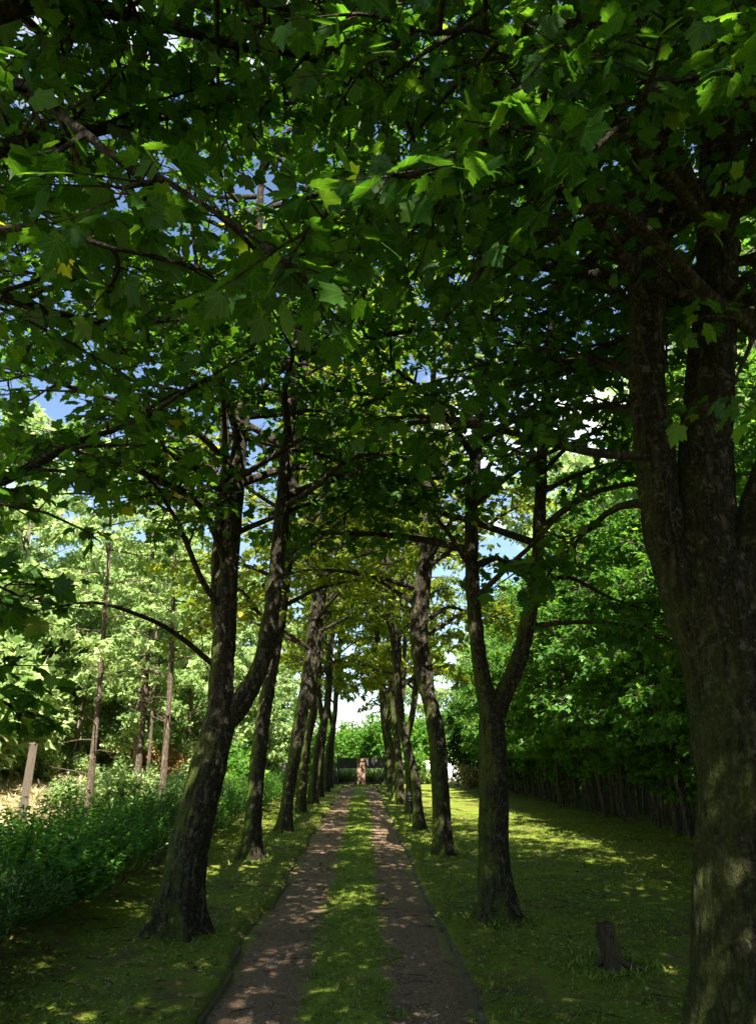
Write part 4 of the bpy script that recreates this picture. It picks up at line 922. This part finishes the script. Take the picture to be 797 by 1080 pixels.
# gate across the far end, with a stone pier behind it and rough grass
GY = 46.3; GX0, GX1 = -1.42, 1.32
gl = None
for sx, lab in ((-1, 'left leaf of the dark iron gate closing the far end of the drive'), (1, 'right leaf of the dark iron gate closing the far end of the drive')):
    wd = 1.08; gc = -0.05 + sx * (0.26 + wd / 2)
    if gl: dup(gl, (gc, GY, 0), math.pi, 1, lab); continue
    r = gl = empty('gate', (gc, GY, 0)); tag(r, lab, 'gate', 'gate leaves at the far end of the drive')
    b = MB(); b.box((0, 0, 1.42), (wd, .06, .07)); b.box((0, 0, .92), (wd - .1, .04, .04)); b.box((0, 0, 0.06), (wd, .06, .12)); b.build('rails', M['iron'], r, smooth=False)
    b = MB(); b.box((-wd / 2 - .03, 0, .75), (.10, .12, 1.56)); b.tube(np.array([(-wd / 2 - .03, 0, 1.53), (-wd / 2 - .03, 0, 1.56), (-wd / 2 - .03, 0, 1.62)]), (.08, .08, .02), 8); b.build('post', M['iron'], r, smooth=False)
    for k in range(14):
        b = MB(); x_ = -wd / 2 + .06 + (wd - .12) * k / 13; b.tube(np.array([(x_, 0, .11), (x_, 0, 1.44), (x_, 0, 1.50)]), (.010, .010, .004), 6); b.build('bar', M['iron'], r)
    b = MB(); b.box((0, .012, 1.16), (wd - .06, .012, .44)); b.build('panel', M['darkstone'], r, smooth=False)
r = empty('stone_pier', (-0.05, GY, 0)); tag(r, 'reddish tan stone pier between the two leaves of the far gate', 'pier')
b = MB(); b.box((0, 0, .64), (.46, .44, 1.32)); b.build('shaft', M['tan'], r, smooth=False)
b = MB(); b.box((0, 0, 1.34), (.58, .56, .09)); b.box((0, 0, 1.405), (.50, .48, .05)); b.build('cap', M['tan'], r, smooth=False)
r = empty('garden_wall', (5.2, 49.0, 0)); tag(r, 'low whitewashed wall glimpsed between trunks at the far end of the right lawn', 'wall')
b = MB(); b.box((0, 0, .55), (6.4, .3, 1.3)); b.build('body', M['white'], r, smooth=False)
b = MB(); b.box((0, 0, 1.24), (6.5, .4, .08)); b.build('coping', M['white'], r, smooth=False)
for sx, lab in ((-1, 'dark stone wall running left from the far gate'),):
    x0 = GX0 - .14 if sx < 0 else GX1 + .14
    r = empty('stone_wall', (x0 + sx * 1.6, GY + .1, 0)); tag(r, lab, 'wall')
    b = MB(); rr = np.random.default_rng(7 + sx)
    for c_ in range(5):
        x_ = -1.6
        while x_ < 1.55:
            w_ = min(rr.uniform(.25, .5), 1.6 - x_); b.box((x_ + w_ / 2, rr.normal(0, .012), .1 + c_ * .22), (w_ - .012, .35, .21)); x_ += w_
    b.build('body', M['darkstone'], r, smooth=False)
    b = MB(); b.box((0, 0, 1.15), (3.24, .42, .08)); b.build('coping', M['darkstone'], r, smooth=False)

# ------------------------------------------------------------------ ground cover
rng = np.random.default_rng(5)
def blades(name, n, xr_, yr_, hgt, kind_fn, mat='grass', pw=1.8):
    y = yr_[0] + (yr_[1] - yr_[0]) * rng.random(n) ** pw; x = rng.uniform(*xr_, n)
    k = kind_fn(x, y); x, y = x[k], y[k]; n = len(x)
    z = np.empty(n)
    Zs = gfn(x[None], y[None])[0][:, 2]
    on = (x > edge_l(y)) & (x < edge_r(y))
    zd = -DEPTH + 0.055 * np.exp(-((x + 0.10) / 0.30) ** 2) - 0.012 * np.cos((x + 0.14) * 2 * math.pi / 1.1)
    z = np.where(on, zd, Zs) - 0.004
    a = rng.uniform(0, 6.28, n); f = np.stack([np.cos(a), np.sin(a), rng.uniform(0.3, 1.6, n)], -1)
    u = np.stack([-np.cos(a), -np.sin(a), np.full(n, 0.6)], -1) + rng.normal(0, .3, (n, 3))
    s_ = hgt * rng.uniform(.5, 1.4, n) * (1 + 0.03 * y)
    return x, y, z, f, u, s_
BL = leaf_template([(0.0, 0.0), (0.09, 0.4), (0, 1.0)], (0, .5), .3, .5)
x, y, z, f, u, s_ = blades('grass', 210000, (-3.0, 7.2), (3.5, 24), 0.036, lambda x, y: ((x < edge_l(y) - .02) | (x > edge_r(y) + .02)) & (n3(np.stack([x * 2.2, y * 2.2, 0 * x], -1)) > -0.45))
me = leaves_mesh('grass', np.stack([x, y, z], -1), f, u, s_, BL, M['grass'], rng); tag(obj('grass', me), 'short mossy grass covering both verges and the lawn', 'grass', kind='stuff')
x, y, z, f, u, s_ = blades('grass', 60000, (-.5, .35), (3.5, 34), 0.032, lambda x, y: np.abs(x + .10) + .22 * n3(np.stack([x * 4, y * 3, 0 * x], -1)) < .30)
me = leaves_mesh('grass', np.stack([x, y, z], -1), f, u, s_, BL, M['grass'], rng); tag(obj('grass', me), 'strip of grass growing along the middle of the drive', 'grass', kind='stuff')
# longer tufts round the trunk feet
TX, TY = [], []
for bx, by in [(-1.78, 8.12), (1.39, 8.62), (-1.82, 13.4), (1.39, 13.84), (-1.75, 18.2), (1.92, 4.25), (2.05, 6.87), (1.3, 18.4), (-1.8, 23.6), (1.42, 23.2)]:
    q = 900; aa = rng.uniform(0, 6.28, q); rr_ = .20 + np.abs(rng.normal(0, .16, q)); TX.append(bx + np.cos(aa) * rr_); TY.append(by + np.sin(aa) * rr_)
x = np.concatenate(TX); y = np.concatenate(TY); k = (x < edge_l(y)) | (x > edge_r(y)); x, y = x[k], y[k]
z = gfn(x[None], y[None])[0][:, 2] - .01; n = len(x); a = rng.uniform(0, 6.28, n)
me = leaves_mesh('grass', np.stack([x, y, z], -1), np.stack([np.cos(a), np.sin(a), rng.uniform(.6, 2.5, n)], -1), np.stack([-np.cos(a), -np.sin(a), np.full(n, .5)], -1), rng.uniform(.03, .10, n), BL, M['grass'], rng)
tag(obj('grass', me), 'longer grass tufts around the feet of the trunks', 'grass', kind='stuff')
# broad-leaved weeds in patches
x, y, z, f, u, s_ = blades('weeds', 46000, (-3.0, 6.8), (3.8, 20), 0.026, lambda x, y: ((x < edge_l(y) - .03) | (x > edge_r(y) + .03)) & (n3(np.stack([x * 1.1 + 5, y * 1.1, 0 * x], -1)) + .5 * n3(np.stack([x * 5, y * 5, 0 * x], -1)) > 0.12))
f[:, 2] = rng.uniform(-.1, .5, len(x)); u = np.array((0, 0, 1.0)) + rng.normal(0, .35, (len(x), 3))
me = leaves_mesh('weeds', np.stack([x, y, z + rng.uniform(.008, .035, len(x))], -1), f, u, s_, MAPLE2, M['grass'], rng); tag(obj('weeds', me), 'low broad-leaved weeds and clover in the mossy turf', 'weeds', kind='stuff')
# dry grass of the clearing
n = 26000; yw = 12 + 30 * rng.random(n) ** 1.3; xw = -5.0 - 10 * rng.random(n) ** 1.1; zw = gfn(xw[None], yw[None])[0][:, 2] - .02; a = rng.uniform(0, 6.28, n)
me = leaves_mesh('dry_grass', np.stack([xw, yw, zw], -1), np.stack([np.cos(a), np.sin(a), rng.uniform(.4, 1.8, n)], -1), np.stack([-np.cos(a), -np.sin(a), np.full(n, .5)], -1), rng.uniform(.10, .36, n), BL, M['straw'], rng)
tag(obj('dry_grass', me), 'straw and dry grass lying over the sunny clearing', 'dry grass', kind='stuff')
# thin fallen twigs
b = MB()
for q in range(420):
    tx, ty = rng.uniform(-3, 5.5), 4 + 14 * rng.random() ** 1.6; L_ = rng.uniform(.05, .28); aa = rng.uniform(0, 6.28)
    tz = (gz(tx, ty) if not (DL < tx < DR) else -DEPTH + .02) + .016
    b.tube(np.array([(tx, ty, tz), (tx + math.cos(aa) * L_ * .5, ty + math.sin(aa) * L_ * .5, tz + rng.uniform(0, .01)), (tx + math.cos(aa + .2) * L_, ty + math.sin(aa + .2) * L_, tz)]), (.004, .0035, .002), 3, False)
tag(b.build('twig_litter', M['twig']), 'thin fallen twigs lying on turf and drive', 'fallen twigs', kind='stuff')
# fallen leaves and twigs
x, y, z, f, u, s_ = blades('leaf', 2600, (-3.2, 6.5), (4, 22), 0.032, lambda x, y: x == x)
f[:, 2] = rng.normal(0, .15, len(x)); u = np.array((0, 0, 1.0)) + rng.normal(0, .3, (len(x), 3))
me = leaves_mesh('leaf_litter', np.stack([x, y, z + .014], -1), f, u, s_, MAPLE1, M['litter'], rng); tag(obj('leaf_litter', me), 'small brown fallen leaves scattered over drive and verges', 'fallen leaves', kind='stuff')
# loose stones on the drive
n = 9000; y = 4 + 20 * rng.random(n) ** 1.9; x = rng.uniform(-1.08, .8, n); k = np.abs(x + .1) > .25 + .1 * rng.random(n); x, y = x[k], y[k]; n = len(x)
z = -DEPTH - 0.012 * np.cos((x + .14) * 2 * math.pi / 1.1) + 0.055 * np.exp(-((x + 0.10) / 0.30) ** 2)
ov = np.array([(1, 0, 0), (-1, 0, 0), (0, 1, 0), (0, -1, 0), (0, 0, 1), (0, 0, -1)], float); of = np.array([(0, 2, 4), (2, 1, 4), (1, 3, 4), (3, 0, 4), (2, 0, 5), (1, 2, 5), (3, 1, 5), (0, 3, 5)])
sz = rng.gamma(2.2, .0036, n)[:, None, None] * (1 + .03 * y[:, None, None]); V = np.stack([x, y, z], -1)[:, None] + ov[None] * sz * rng.uniform(.6, 1.3, (n, 6, 1)) * np.array((1, 1, .6))
me = mesh_from('gravel', V.reshape(-1, 3), (of[None] + (np.arange(n) * 6)[:, None, None]).reshape(-1, 3), M['pebble'], False, np.repeat(rng.random(n), 6)); tag(obj('gravel', me), 'loose grit and small stones on the wheel tracks', 'gravel', kind='stuff')

n = 9000; rng = np.random.default_rng(77)
px_ = np.stack([rng.uniform(-3.5, 4.5, n), rng.uniform(GY + .5, GY + 4.5, n), np.zeros(n)], -1); a = rng.uniform(0, 6.28, n)
me = leaves_mesh('tall_grass', px_, np.stack([np.cos(a) * .3, np.sin(a) * .3, np.ones(n)], -1), np.stack([-np.cos(a), -np.sin(a), np.full(n, .3)], -1), rng.uniform(.5, 1.05, n), BL, M['wood'], rng)
tag(obj('tall_grass', me), 'tall pale grass standing behind the far gate', 'tall grass', kind='stuff')
